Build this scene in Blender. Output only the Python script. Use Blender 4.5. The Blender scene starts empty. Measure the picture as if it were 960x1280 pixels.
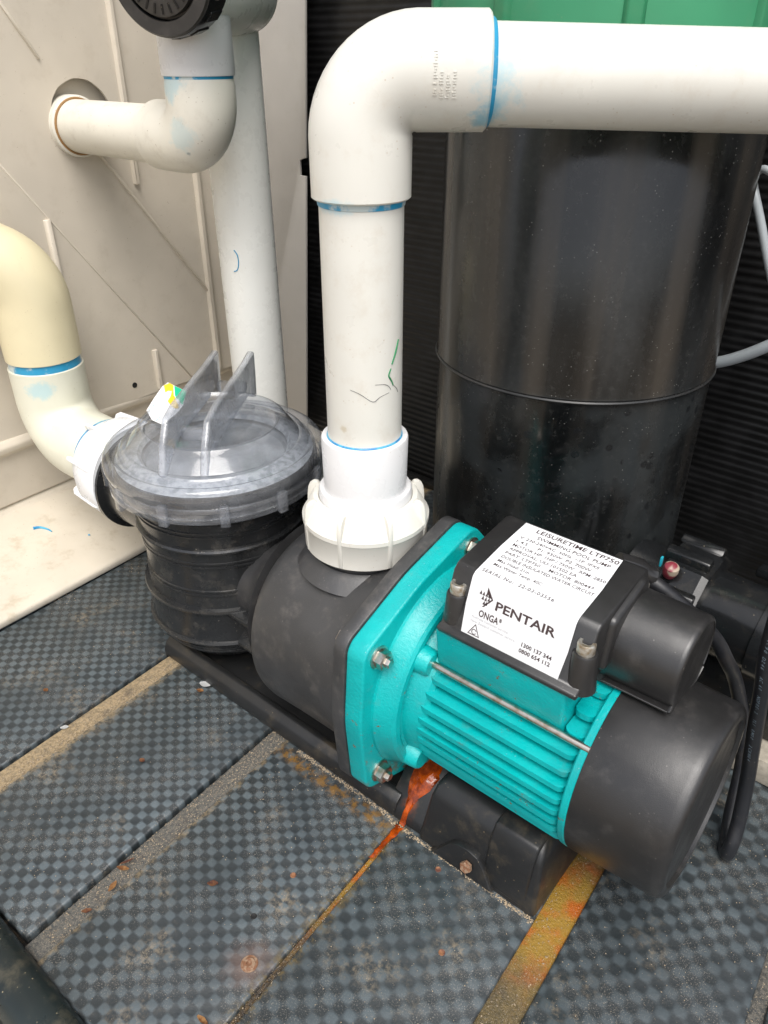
import bpy, bmesh, math, random
from mathutils import Vector, Matrix, noise
random.seed(7)
S = bpy.context.scene
C = S.collection
R = math.radians
PI = math.pi

# ------------------------------------------------------------------ camera, sky, sun, exposure
# world frame: +x along the pump shaft (basket -> motor fan), +y along the floor planks, z = 0 on the plank tops
cd = bpy.data.cameras.new('camera'); cam = bpy.data.objects.new('camera', cd); C.objects.link(cam)
cam.location = (0.3838, -0.4325, 0.59); cam.rotation_euler = (R(59), 0, R(40))
cd.sensor_fit = 'HORIZONTAL'; cd.sensor_width = 36; cd.lens = 36; cd.clip_start = 0.01; cd.clip_end = 100
S.camera = cam
SUN_EL, SUN_AZ = R(60), R(138)       # azimuth of the sun, clockwise from +y
w = bpy.data.worlds.new('World'); S.world = w; w.use_nodes = True
wn = w.node_tree.nodes; wl = w.node_tree.links
sky = wn.new('ShaderNodeTexSky'); sky.sky_type = 'NISHITA'; sky.sun_disc = False
sky.sun_elevation = SUN_EL; sky.sun_rotation = SUN_AZ; sky.dust_density = 3.0; sky.air_density = 0.7; sky.ozone_density = 0.6
hs = wn.new('ShaderNodeHueSaturation'); hs.inputs['Saturation'].default_value = 0.38      # thin overcast: a pale sky
wl.new(sky.outputs[0], hs.inputs['Color']); wl.new(hs.outputs[0], wn['Background'].inputs[0])
wn['Background'].inputs[1].default_value = 0.13
sl = bpy.data.lights.new('sun', 'SUN'); sl.energy = 1.5; sl.angle = R(40); sl.color = (1.0, 0.965, 0.92)
so = bpy.data.objects.new('sun', sl); C.objects.link(so)
sd = Vector((math.sin(SUN_AZ)*math.cos(SUN_EL), math.cos(SUN_AZ)*math.cos(SUN_EL), math.sin(SUN_EL)))
so.rotation_euler = sd.to_track_quat('Z', 'Y').to_euler(); so.location = sd*3
S.view_settings.view_transform = 'Standard'; S.view_settings.look = 'None'
S.view_settings.gamma = 1; S.view_settings.use_curve_mapping = False
S.view_settings.exposure = 0.82
S.cycles.transparent_max_bounces = 32; S.cycles.max_bounces = 10

# ------------------------------------------------------------------ materials
class NT:
    def __init__(s, name):
        s.m = bpy.data.materials.new(name); s.m.use_nodes = True
        s.t = s.m.node_tree; s.n = s.t.nodes; s.l = s.t.links; s.b = s.n['Principled BSDF']
        g = s.n.new('ShaderNodeNewGeometry'); s.pos = g.outputs['Position']
    def put(s, sock, v):
        if hasattr(v, 'links') or isinstance(v, bpy.types.NodeSocket): s.l.new(v, sock)
        else: sock.default_value = v
    def noise(s, scale, detail=4, rough=.55, vec=None, dist=0):
        n = s.n.new('ShaderNodeTexNoise'); n.inputs['Scale'].default_value = scale; n.inputs['Detail'].default_value = detail
        n.inputs['Roughness'].default_value = rough; n.inputs['Distortion'].default_value = dist
        s.l.new(vec if vec is not None else s.pos, n.inputs['Vector']); return n.outputs['Fac']
    def vor(s, scale, vec=None):
        n = s.n.new('ShaderNodeTexVoronoi'); n.inputs['Scale'].default_value = scale
        s.l.new(vec if vec is not None else s.pos, n.inputs['Vector']); return n.outputs
    def ramp(s, v, lo, hi, a=0., b=1.):
        n = s.n.new('ShaderNodeMapRange'); n.interpolation_type = 'SMOOTHSTEP'
        s.put(n.inputs[0], v); n.inputs[1].default_value = lo; n.inputs[2].default_value = hi
        n.inputs[3].default_value = a; n.inputs[4].default_value = b; return n.outputs[0]
    def math(s, op, a, b=0.):
        n = s.n.new('ShaderNodeMath'); n.operation = op; s.put(n.inputs[0], a); s.put(n.inputs[1], b); return n.outputs[0]
    def mix(s, f, a, b):
        n = s.n.new('ShaderNodeMix'); n.data_type = 'RGBA'; s.put(n.inputs[0], f)
        for k, v in ((6, a), (7, b)):
            if isinstance(v, tuple): v = (*v[:3], 1)
            s.put(n.inputs[k], v)
        return n.outputs[2]
    def sep(s, vec=None):
        n = s.n.new('ShaderNodeSeparateXYZ'); s.l.new(vec if vec is not None else s.pos, n.inputs[0]); return n.outputs
    def mapping(s, vec, scale=(1,1,1), rot=(0,0,0), loc=(0,0,0)):
        n = s.n.new('ShaderNodeMapping'); s.l.new(vec, n.inputs[0]); n.inputs['Scale'].default_value = scale
        n.inputs['Rotation'].default_value = rot; n.inputs['Location'].default_value = loc; return n.outputs[0]
    def dist(s, p, scale=(1,1,1)):
        n = s.n.new('ShaderNodeVectorMath'); n.operation = 'SUBTRACT'; s.l.new(s.pos, n.inputs[0]); n.inputs[1].default_value = p
        k = s.n.new('ShaderNodeVectorMath'); k.operation = 'MULTIPLY'; s.l.new(n.outputs[0], k.inputs[0]); k.inputs[1].default_value = scale
        e = s.n.new('ShaderNodeVectorMath'); e.operation = 'LENGTH'; s.l.new(k.outputs[0], e.inputs[0]); return e.outputs['Value']
    def bump(s, h, strength=.2, d=.001, prev=None):
        n = s.n.new('ShaderNodeBump'); n.inputs['Strength'].default_value = strength; n.inputs['Distance'].default_value = d
        s.put(n.inputs['Height'], h)
        if prev is not None: s.l.new(prev, n.inputs['Normal'])
        return n.outputs[0]
    def done(s, color, rough=.5, normal=None, **kw):
        s.put(s.b.inputs['Base Color'], (*color[:3], 1) if isinstance(color, tuple) else color)
        s.put(s.b.inputs['Roughness'], rough)
        if normal is not None: s.l.new(normal, s.b.inputs['Normal'])
        for k, v in kw.items(): s.put(s.b.inputs[k.replace('_', ' ')], v)
        return s.m

def plastic(name, col, rough=.4, var=.12, dirt=(.25, .2, .14), dirt_amt=.12, speck=.35, bump=.12, bscale=900, spec=.5, stains=(), **kw):
    """moulded plastic: slow tone drift, dusty patches, fine specks and a light grain"""
    t = NT(name)
    c2 = tuple(max(0, x*(1-var)) for x in col)
    c = t.mix(t.ramp(t.noise(14, 2), .35, .65), col, c2)
    d = t.math('MULTIPLY', t.ramp(t.noise(38, 5, .7), .5, .75), dirt_amt)
    c = t.mix(d, c, dirt)
    sp = t.math('MULTIPLY', t.ramp(t.vor(210)[0], .16, .05), t.ramp(t.noise(60, 2), .52, .64))
    c = t.mix(t.math('MULTIPLY', sp, speck), c, dirt)
    for (p, r, sc, scol, amt) in stains:
        dd = t.math('ADD', t.dist(p, sc), t.math('MULTIPLY', t.math('SUBTRACT', t.noise(70, 5, .7), .5), r*1.6))
        c = t.mix(t.math('MULTIPLY', t.ramp(dd, r, r*.45), amt), c, scol)
    rg = t.ramp(t.noise(55, 3), .3, .7, rough*.82, min(1, rough*1.2))
    nb = t.bump(t.math('ADD', t.noise(bscale, 2), t.math('MULTIPLY', t.noise(25, 2), 3.)), bump, .0004)
    return t.done(c, rg, nb, Specular_IOR_Level=spec, **kw)

BLUE = (.02, .22, .52); PALEBLUE = (.22, .55, .68); GREEN = (.02, .22, .08); TAN = (.42, .30, .17); RUST = (.30, .07, .012)
M = {}
M['pvc_discharge'] = plastic('white_pvc_discharge', (.71, .70, .64), .33, .05, TAN, .16, .5, .05, stains=[
    ((.078, .040, .575), .022, (1, 1, .7), PALEBLUE, .45), ((.075, .035, .560), .012, (1, 1, .7), (.08, .40, .58), .5), ((.0, -.03, .499), .012, (.5, 1, 1.6), PALEBLUE, .35),
    ((.004, -.028, .334), .004, (1, 1, 1), (.45, .36, .2), .5)])
M['pvc_collar'] = plastic('white_pvc_collar', (.72, .72, .72), .3, .03, TAN, .04, .3, .04)
M['pvc_nut'] = plastic('cream_white_nut', (.72, .705, .64), .35, .05, TAN, .10, .5, .05)
M['pvc_stand'] = plastic('bluish_white_pvc', (.82, .82, .77), .3, .03, TAN, .05, .3, .05)
M['pvc_old'] = plastic('stained_white_pvc', (.73, .70, .61), .36, .06, (.25, .18, .1), .22, 1.0, .06, stains=[
    ((-.3340, .1065, .4960), .0045, (1, 1, 1), (.02, .015, .01), .9),
    ((-.342, .09, .565), .024, (1, .6, 1), PALEBLUE, .4), ((-.335, .10, .515), .02, (1, .6, 1), PALEBLUE, .25)])
M['pvc_cream'] = plastic('cream_pvc', (.74, .66, .44), .34, .05, (.3, .2, .1), .06, .3, .06)
M['pvc_greenish'] = plastic('greenish_white_pvc', (.70, .69, .57), .34, .06, (.3, .24, .1), .08, .4, .05, stains=[
    ((-.50, -.03, .235), .020, (1, 1, 1.4), PALEBLUE, .45)])
M['nut_white'] = plastic('bright_white_nut', (.82, .83, .84), .3, .02, TAN, .03, .2, .04)
M['beige'] = plastic('beige_resin', (.63, .57, .475), .5, .06, (.30, .23, .14), .13, .6, .10, 500, stains=[
    ((-.5, -.10, .02), .007, (2.2, 1, 1), BLUE, .0)])
M['beige_ledge'] = plastic('beige_resin_ledge', (.62, .56, .46), .5, .08, (.30, .22, .11), .35, .8, .12, 500)
M['black_box'] = plastic('black_moulding', (.019, .0185, .0185), .38, .2, (.16, .15, .14), .08, .7, .18, 1600, spec=.75)
M['black_cowl'] = plastic('black_fan_cowl', (.019, .0185, .0185), .34, .15, (.20, .185, .17), .14, .6, .3, 2200, spec=.75)
M['black_pot'] = plastic('black_ribbed_pot', (.017, .018, .019), .26, .3, (.19, .17, .14), .24, .9, .12, 900, spec=.75)
M['black_volute'] = plastic('dull_black_casing', (.045, .045, .046), .42, .35, (.20, .18, .16), .30, .5, .45, 1300, spec=.75)
M['black_base'] = plastic('black_rubber_base', (.018, .0185, .019), .38, .3, (.22, .17, .10), .18, .9, .2, 900, stains=[
    ((.112, -.07, .012), .012, (1, 1, 1), RUST, .4)])
M['black_fitting'] = plastic('black_glossy_fitting', (.012, .013, .014), .18, .3, (.2, .17, .12), .10, .9, .05)
M['cable'] = plastic('black_cable_rubber', (.016, .017, .020), .36, .2, (.2, .17, .14), .10, .7, .15, 1500)
M['grey_cable'] = plastic('grey_cable_sheath', (.42, .46, .48), .35, .1, (.2, .18, .15), .1, .3, .05)
M['green_tub'] = plastic('green_tub', (.045, .27, .13), .38, .12, (.2, .25, .15), .10, .3, .08)
M['rail'] = plastic('black_green_rail', (.013, .020, .020), .3, .3, (.3, .25, .16), .18, .9, .2, 600)

t = NT('teal_paint')
c = t.mix(t.ramp(t.noise(20, 4), .35, .65), (.0, .41, .405), (.0, .345, .35))
chip = t.math('MULTIPLY', t.ramp(t.noise(150, 5, .7), .63, .66), t.ramp(t.noise(19, 3), .52, .60))
c = t.mix(t.math('MULTIPLY', t.ramp(t.vor(260)[0], .14, .05), t.ramp(t.noise(45, 2), .56, .66, 0, .45)), c, (.5, .62, .6))
low = t.ramp(t.sep()[2], .075, .02, 0, 1)
c = t.mix(t.math('MULTIPLY', low, t.ramp(t.noise(80, 6, .7), .50, .58, 0, .85)), c, (.20, .085, .02))
c = t.mix(chip, c, (.17, .10, .04))
c = t.mix(t.ramp(t.noise(30, 5, .7), .56, .74, 0, .35), c, (.12, .22, .19))
M['teal'] = t.done(c, t.ramp(t.noise(50, 4), .3, .7, .30, .48), t.bump(t.noise(380, 4, .6), .5, .0010))

t = NT('stainless_steel')
c = t.mix(t.ramp(t.noise(120, 4), .45, .7), (.62, .58, .52), (.42, .33, .24))
M['steel'] = t.done(c, .28, t.bump(t.noise(700, 2), .1, .0003), Metallic=1.0)
t = NT('zinc_screw'); M['zinc'] = t.done(t.mix(t.ramp(t.noise(200, 3), .4, .7), (.62, .60, .54), (.36, .28, .18)), .4, Metallic=.85)
t = NT('rusty_steel'); M['rusty'] = t.done(t.mix(t.ramp(t.noise(300, 4), .4, .6), (.20, .09, .045), (.30, .20, .13)), .7, t.bump(t.noise(600, 4), .5, .0008), Metallic=.2)
t = NT('label_white'); M['label'] = t.done(t.mix(t.ramp(t.noise(60, 4), .5, .8, 0, .4), (.74, .75, .76), (.62, .62, .60)), .30)
t = NT('print_ink'); M['ink'] = t.done((.055, .035, .035), .5)
t = NT('print_ink_grey'); M['ink_grey'] = t.done((.42, .42, .43), .5)
t = NT('print_white'); M['ink_white'] = t.done((.24, .31, .36), .5)
t = NT('primer_blue')
M['primer'] = t.done(t.mix(t.ramp(t.noise(90, 5, .6), .42, .62), (.012, .20, .46), (.10, .42, .60)), .3)
t = NT('primer_blue_patchy')
M['primer_patchy'] = t.done(t.mix(t.ramp(t.noise(34, 5, .6), .50, .60), (.03, .30, .52), (.52, .60, .60)), .3)
t = NT('green_marker'); M['marker'] = t.done(GREEN, .5)
t = NT('black_scratch'); M['scratch'] = t.done((.10, .10, .10), .6)

# clear smoky plastic of the strainer lid
def clear_plastic(name, thin, edge, haze):
    t = NT(name); nb = t.bump(t.noise(30, 2), .15, .002)
    lw = t.n.new('ShaderNodeLayerWeight'); lw.inputs['Blend'].default_value = .42
    fr = t.n.new('ShaderNodeFresnel'); fr.inputs['IOR'].default_value = 1.52
    tr = t.n.new('ShaderNodeBsdfTransparent'); t.l.new(t.mix(t.ramp(lw.outputs['Facing'], .25, 1.), thin, edge), tr.inputs[0])
    df = t.n.new('ShaderNodeBsdfDiffuse'); df.inputs[0].default_value = (.62, .64, .67, 1)  # pale haze, also painting in reflections inside the plastic
    gl = t.n.new('ShaderNodeBsdfGlossy'); t.l.new(t.ramp(t.noise(60, 3), .4, .7, .04, .14), gl.inputs['Roughness']); t.l.new(nb, gl.inputs['Normal'])
    m1 = t.n.new('ShaderNodeMixShader'); t.put(m1.inputs[0], t.ramp(t.noise(45, 4), .35, .7, haze*.6, haze*1.4)); t.l.new(tr.outputs[0], m1.inputs[1]); t.l.new(df.outputs[0], m1.inputs[2])
    bf = t.n.new('ShaderNodeNewGeometry').outputs['Backfacing']
    m2 = t.n.new('ShaderNodeMixShader'); t.l.new(t.math('MULTIPLY', t.math('MULTIPLY', fr.outputs[0], 1.5), t.math('SUBTRACT', 1., bf)), m2.inputs[0])
    t.l.new(m1.outputs[0], m2.inputs[1]); t.l.new(gl.outputs[0], m2.inputs[2]); t.l.new(m2.outputs[0], t.n['Material Output'].inputs[0])
    return t.m
M['lid'] = clear_plastic('clear_smoky_plastic', (.90, .91, .93), (.50, .53, .57), .10)
M['lid_handle'] = clear_plastic('clear_smoky_plastic_handle', (.92, .93, .95), (.62, .65, .69), .30)
t = NT('frosted_ring'); M['frost'] = t.done(t.mix(t.ramp(t.noise(140, 5), .4, .65), (.52, .54, .55), (.28, .30, .31)), .3)
t = NT('wet_strainer'); M['strainer'] = t.done(t.mix(t.ramp(t.noise(30, 4), .3, .7), (.36, .38, .39), (.20, .215, .225)), .2)

# checkered deck planks
def deck_material(name, sx=.00845, sy=.0074, soft=0.):
    t = NT(name)
    tc = t.n.new('ShaderNodeTexCoord').outputs['Object']
    x, y, z = t.sep(tc)
    wob = t.math('MULTIPLY', t.math('SUBTRACT', t.noise(60, 2), .5), .25)
    fx = t.math('SINE', t.math('ADD', t.math('MULTIPLY', x, PI/sx), wob)); fy = t.math('SINE', t.math('ADD', t.math('MULTIPLY', y, PI/sy), wob))
    v = t.math('MULTIPLY', fx, fy)
    fine = t.math('SUBTRACT', t.noise(800, 3, .7), .5)
    v = t.math('ADD', v, t.math('MULTIPLY', fine, .55))
    chk = t.ramp(v, -.24-soft, .42+soft)
    fade = t.math('MULTIPLY', t.ramp(t.noise(9, 4), .32, .66, 1., .50), t.ramp(t.noise(130, 4, .7), .30, .62, 1., .78))
    chk = t.math('MULTIPLY', chk, fade)
    c = t.mix(chk, (.020, .0255, .028), (.096, .120, .132))  # lighter squares paint the sheen of alternating grooves into the colour
    c = t.mix(t.ramp(t.noise(7, 3), .4, .7, 0, .35), c, (.043, .050, .054))
    # dust film and trodden-in sand
    dust = t.math('MULTIPLY', t.ramp(t.noise(13, 8, .68), .52, .70), t.ramp(t.noise(260, 5, .7), .42, .62))
    c = t.mix(t.math('MULTIPLY', dust, .7), c, (.25, .20, .135))
    sp = t.math('MULTIPLY', t.ramp(t.noise(900, 3, .8), .55, .66), t.ramp(t.noise(24, 4), .42, .62))
    c = t.mix(t.math('MULTIPLY', sp, .75), c, (.30, .27, .23))
    # rust bled from the screw head and from the pump's wet foot
    d = t.math('ADD', t.dist((.100, -.252, 0)), t.math('MULTIPLY', t.math('SUBTRACT', t.noise(75, 5, .7), .5), .028))
    c = t.mix(t.ramp(d, .026, .003, 0, .55), c, (.135, .080, .060))
    px, py, pz = t.sep()
    band = t.math('MULTIPLY', t.ramp(t.math('ABSOLUTE', t.math('ADD', py, .094)), .012, .002), t.ramp(t.math('ABSOLUTE', t.math('SUBTRACT', px, .035)), .085, .06))
    c = t.mix(t.math('MULTIPLY', band, t.ramp(t.noise(110, 6, .75), .44, .60, 0, .8)), c, (.20, .10, .015))
    gap = t.math('ADD', t.math('ADD', px, t.math('MULTIPLY', py, .055)), -.1065)
    gb = t.math('MULTIPLY', t.ramp(t.math('ABSOLUTE', gap), .013, .003), t.ramp(t.noise(120, 6, .75), .46, .60, 0, .75))
    c = t.mix(gb, c, (.12, .085, .03))
    # sand spilt from the joint strips over the plank edges
    for off, wd_, amt in ((.2090, .016, .85), (.0375, .008, .55)):
        sx_ = t.math('ADD', t.math('ADD', px, t.math('MULTIPLY', t.math('ADD', py, .1), .055)), off)
        sx_ = t.math('ADD', sx_, t.math('MULTIPLY', t.math('SUBTRACT', t.noise(55, 6, .7), .5), -.030))
        m_ = t.math('MULTIPLY', t.ramp(sx_, wd_*.55, 0), t.ramp(sx_, -.012, -.004))
        c = t.mix(t.math('MULTIPLY', m_, t.ramp(t.noise(380, 4, .75), .36, .54, 0, amt)), c, (.25, .19, .11))
    # scratches
    sc = t.noise(1.0, 5, .7, t.mapping(t.pos, (320, 14, 1), (0, 0, R(52))))
    c = t.mix(t.ramp(sc, .69, .74, 0, .35), c, (.26, .28, .29))
    rg = t.math('ADD', t.math('MULTIPLY', chk, -.10), t.ramp(t.noise(50, 5), .3, .7, .36, .58))
    nb = t.bump(v, .35, .0006); nb = t.bump(t.noise(500, 4, .6), .3, .0006, nb)
    return t.done(c, rg, nb, Specular_IOR_Level=.5)
M['deck'] = deck_material('checkered_deck_plastic')
M['deck_coarse'] = deck_material('checkered_deck_plastic_coarse', .0098, .0090, .16)

def strip_material(name, base, base2, rusty=None, wet=.6):
    t = NT(name)
    c = t.mix(t.ramp(t.noise(330, 6, .75), .38, .62), base, base2)
    c = t.mix(t.ramp(t.noise(1100, 3, .8), .55, .68, 0, .7), c, (.40, .34, .26))
    c = t.mix(t.ramp(t.noise(40, 4), .55, .7, 0, .6), c, (.07, .06, .05))
    rg = t.ramp(t.noise(70, 4), .3, .7, wet*.7, wet*1.3)
    if rusty:
        d = t.math('ADD', t.dist(*rusty[:2]), t.math('MULTIPLY', t.math('SUBTRACT', t.noise(60, 5), .5), .05))
        f = t.ramp(d, rusty[2], rusty[2]*.2)
        c = t.mix(f, c, t.mix(t.ramp(t.noise(45, 4), .35, .6), (.42, .10, .004), (.30, .175, .02)))
    return t.done(c, rg, t.bump(t.noise(420, 6, .75), .9, .0016))
M['strip_sand'] = strip_material('sandy_joint_strip', (.36, .27, .155), (.19, .145, .085), wet=.8)
M['strip_mixed'] = strip_material('gritty_joint_strip', (.135, .125, .105), (.050, .054, .054), wet=.7)
M['strip_rust'] = strip_material('rusty_wet_joint_strip', (.135, .095, .035), (.070, .052, .020), ((.256, -.065, 0), (1, .8, 1), .075), .25)
M['strip_seam'] = strip_material('rusty_seam', (.10, .060, .022), (.018, .014, .010), ((.108, -.085, 0), (1, .8, 1), .13), .16)
t = NT('under_deck'); M['under'] = t.done(t.mix(t.ramp(t.noise(90, 6, .7), .4, .6), (.02, .02, .018), (.09, .065, .04)), .8, t.bump(t.noise(200, 5), .6, .002))
t = NT('sandy_ground'); M['ground'] = t.done(t.mix(t.ramp(t.noise(30, 8, .7), .35, .65), (.28, .22, .15), (.18, .14, .10)), .9, t.bump(t.noise(120, 6), .7, .004))

# tank: glossy black with grey haze and dry spots; brown streaks paint in reflections
t = NT('glossy_black_drum')
x, y, z = t.sep()
lowm = t.ramp(z, .335, .30)
haze_ = t.math('MULTIPLY', t.ramp(t.noise(1, 4, .55, t.mapping(t.pos, (14, 14, 4))), .30, .76), t.ramp(t.noise(160, 4, .7), .0, .8, .5, 1.))
refl_streak = t.noise(1, 2, .5, t.mapping(t.pos, (34, 34, 1.6)))
up_ = t.ramp(z, .318, .326, .35, 1.)
c = t.mix(t.math('MULTIPLY', haze_, up_), (.004, .0046, .0048), (.036, .038, .038))
c = t.mix(t.math('MULTIPLY', t.ramp(refl_streak, .42, .70), t.math('MULTIPLY', up_, .75)), c, (.050, .043, .035))
c = t.mix(t.math('MULTIPLY', lowm, t.ramp(t.noise(11, 4), .42, .62, 0, .55)), c, (.040, .046, .048))
spots = t.math('MULTIPLY', t.math('MULTIPLY', lowm, t.ramp(t.vor(62)[0], .30, .20)), t.ramp(t.noise(26, 2), .48, .54))
c = t.mix(t.math('MULTIPLY', spots, .85), c, (.010, .011, .012))
sp = t.math('MULTIPLY', t.ramp(t.vor(230)[0], .15, .06), t.ramp(t.noise(50, 3), .50, .60))
c = t.mix(t.ramp(t.noise(150, 5, .75), .52, .70, 0, .26), c, (.060, .060, .057))
c = t.mix(t.math('MULTIPLY', sp, .55), c, (.30, .30, .28))
M['drum'] = t.done(c, t.math('ADD', t.ramp(haze_, 0, 1, .11, .28), t.ramp(refl_streak, .4, .7, 0, .12)), t.bump(t.noise(9, 2), .15, .004), Specular_IOR_Level=.5)
t = NT('corrugated_black'); M['corr'] = t.done(t.mix(t.ramp(t.noise(40, 5), .4, .7), (.005, .005, .005), (.011, .011, .0115)), .4, t.bump(t.noise(400, 3), .2, .0006))
t = NT('wet_rust')
M['wet_rust'] = t.done(t.mix(t.ramp(t.noise(95, 5, .65), .35, .62), (.44, .070, .002), (.15, .020, .001)), t.ramp(t.noise(110, 3), .35, .65, .04, .2), t.bump(t.noise(120, 4, .55), .5, .002))
t = NT('leaf_brown'); M['leaf'] = t.done(t.mix(t.ramp(t.noise(200, 3), .4, .6), (.24, .10, .035), (.42, .22, .08)), .7)
t = NT('leaf_dark'); M['leaf_dark'] = t.done(t.mix(t.ramp(t.noise(200, 3), .4, .6), (.12, .045, .03), (.25, .11, .05)), .7)
t = NT('paper_white'); M['paper'] = t.done((.62, .63, .62), .7)
t = NT('sand_grain'); M['grain'] = t.done(t.mix(t.ramp(t.noise(700, 1), .35, .65), (.44, .34, .22), (.20, .17, .13)), .8)
t = NT('concrete'); M['concrete'] = t.done(t.mix(t.ramp(t.noise(60, 7, .7), .35, .65), (.42, .38, .31), (.29, .26, .21)), .85, t.bump(t.noise(220, 5), .5, .001))
t = NT('painted_knob')
M['knob_paint'] = t.done(t.mix(t.ramp(t.noise(55, 2), .50, .56), (.42, .34, .26), (.22, .03, .045)), .45)
t = NT('cyan_plastic'); M['cyan'] = t.done((.02, .35, .45), .4)
t = NT('sticker_yellow'); M['yellow'] = t.done((.85, .55, .02), .35)
t = NT('sticker_green'); M['stgreen'] = t.done((.0, .42, .22), .35)
t = NT('sticker_teal_ink'); M['stink'] = t.done((.16, .48, .42), .4)
t = NT('notch_dark'); M['dark'] = t.done((.01, .01, .01), .7)
t = NT('valve_grey'); M['valve_face'] = t.done(t.mix(t.ramp(t.noise(60, 4), .4, .7), (.030, .028, .026), (.05, .046, .042)), .5)

# ------------------------------------------------------------------ mesh helpers (vertices in world coordinates; base is subtracted when linked)
def bm_revolve(prof, o, d, seg=48, cap=True, bm=None):
    """prof: (distance along d, radius)"""
    bm = bm or bmesh.new(); o = Vector(o); d = Vector(d).normalized()
    u = d.orthogonal().normalized(); v = d.cross(u)
    rings = []
    for s, r in prof:
        if r < 1e-6: rings.append([bm.verts.new(o+d*s)])
        else: rings.append([bm.verts.new(o+d*s+(u*math.cos(2*PI*i/seg)+v*math.sin(2*PI*i/seg))*r) for i in range(seg)])
    for A, B in zip(rings, rings[1:]):
        if len(A) == 1 and len(B) == 1: continue
        for i in range(seg):
            j = (i+1) % seg
            if len(A) == 1: bm.faces.new((A[0], B[j], B[i]))
            elif len(B) == 1: bm.faces.new((A[i], A[j], B[0]))
            else: bm.faces.new((A[i], A[j], B[j], B[i]))
    if cap:
        if len(rings[0]) > 1: bm.faces.new(rings[0][::-1])
        if len(rings[-1]) > 1: bm.faces.new(rings[-1])
    return bm
def arc(c, u, v, r, a0, a1, n=12):
    c, u, v = Vector(c), Vector(u), Vector(v)
    return [c+u*r*math.cos(a0+(a1-a0)*i/n)+v*r*math.sin(a0+(a1-a0)*i/n) for i in range(n+1)]
def spline(pts, n=10):
    P = [Vector(p) for p in pts]; P = [P[0]*2-P[1]]+P+[P[-1]*2-P[-2]]; out = []
    for i in range(1, len(P)-2):
        for k in range(n):
            t = k/n; a, b, c, d = P[i-1:i+3]
            out.append(.5*((2*b)+(c-a)*t+(2*a-5*b+4*c-d)*t*t+(3*b-a-3*c+d)*t**3))
    out.append(P[-2]); return out
def bm_tube(pts, r, seg=32, cap=True, bm=None):
    bm = bm or bmesh.new(); pts = [Vector(p) for p in pts]; n = len(pts)
    rr = r if isinstance(r, (list, tuple)) else [r]*n
    T = [(pts[min(i+1, n-1)]-pts[max(i-1, 0)]).normalized() for i in range(n)]
    u = T[0].orthogonal().normalized(); rings = []
    for i in range(n):
        u = (u-T[i]*u.dot(T[i])).normalized(); v = T[i].cross(u)
        rings.append([bm.verts.new(pts[i]+(u*math.cos(2*PI*k/seg)+v*math.sin(2*PI*k/seg))*rr[i]) for k in range(seg)])
    for A, B in zip(rings, rings[1:]):
        for i in range(seg): bm.faces.new((A[i], A[(i+1) % seg], B[(i+1) % seg], B[i]))
    if cap: bm.faces.new(rings[0][::-1]); bm.faces.new(rings[-1])
    return bm
def bm_box(x0, x1, y0, y1, z0, z1, bev=0, seg=2, bm=None):
    tmp = bmesh.new()
    bmesh.ops.create_cube(tmp, size=1)
    for v in tmp.verts: v.co = Vector((x0+(v.co.x+.5)*(x1-x0), y0+(v.co.y+.5)*(y1-y0), z0+(v.co.z+.5)*(z1-z0)))
    if bev: bmesh.ops.bevel(tmp, geom=tmp.edges[:], offset=bev, segments=seg, profile=.5, affect='EDGES')
    return merge(bm, tmp)
def merge(bm, tmp):
    if bm is None: return tmp
    me = bpy.data.meshes.new('tmp'); tmp.to_mesh(me); bm.from_mesh(me); bpy.data.meshes.remove(me); tmp.free(); return bm
def bm_prism(poly, d, bev=0, seg=2, bm=None, keep=None):
    """poly: 3D loop, extruded by vector d"""
    tmp = bmesh.new(); d = Vector(d)
    A = [tmp.verts.new(Vector(p)) for p in poly]; B = [tmp.verts.new(Vector(p)+d) for p in poly]; n = len(A)
    tmp.faces.new(A[::-1]); tmp.faces.new(B)
    for i in range(n): tmp.faces.new((A[i], A[(i+1) % n], B[(i+1) % n], B[i]))
    bmesh.ops.recalc_face_normals(tmp, faces=tmp.faces[:])
    if bev:
        ed = [e for e in tmp.edges if e.calc_face_angle(0) > R(28)]
        bmesh.ops.bevel(tmp, geom=ed, offset=bev, segments=seg, profile=.5, affect='EDGES')
    return merge(bm, tmp)
def rrect(w, h, r, n=5):
    out = []
    for cx, cy, a in ((w/2-r, h/2-r, 0), (-w/2+r, h/2-r, PI/2), (-w/2+r, -h/2+r, PI), (w/2-r, -h/2+r, 3*PI/2)):
        out += [(cx+r*math.cos(a+PI/2*i/n), cy+r*math.sin(a+PI/2*i/n)) for i in range(n+1)]
    return out
def obj(name, bm, mat, parent=None, base=None, smooth=35):
    bmesh.ops.recalc_face_normals(bm, faces=bm.faces[:])
    base = Vector(base) if base is not None else (Vector(parent['_w']) if parent is not None else Vector((0, 0, 0)))
    for v in bm.verts: v.co -= base
    me = bpy.data.meshes.new(name); bm.to_mesh(me); bm.free()
    if smooth:
        me.shade_smooth(); me.set_sharp_from_angle(angle=R(smooth))
    me.materials.append(mat if not isinstance(mat, str) else M[mat])
    o = bpy.data.objects.new(name, me); C.objects.link(o); o['_w'] = list(base)
    if parent is not None:
        o.parent = parent
        o.location = base-Vector(parent['_w'])
    else: o.location = base
    return o
def tag(o, label=None, cat=None, group=None, kind=None):
    if label: o['label'] = label
    if cat: o['category'] = cat
    if group: o['group'] = group
    if kind: o['kind'] = kind
    return o
def thing(name, base, label, cat, group=None):
    o = bpy.data.objects.new(name, None); C.objects.link(o); o.location = base; o['_w'] = list(base); o.empty_display_size = .02
    return tag(o, label, cat, group)
FONT = None
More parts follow.
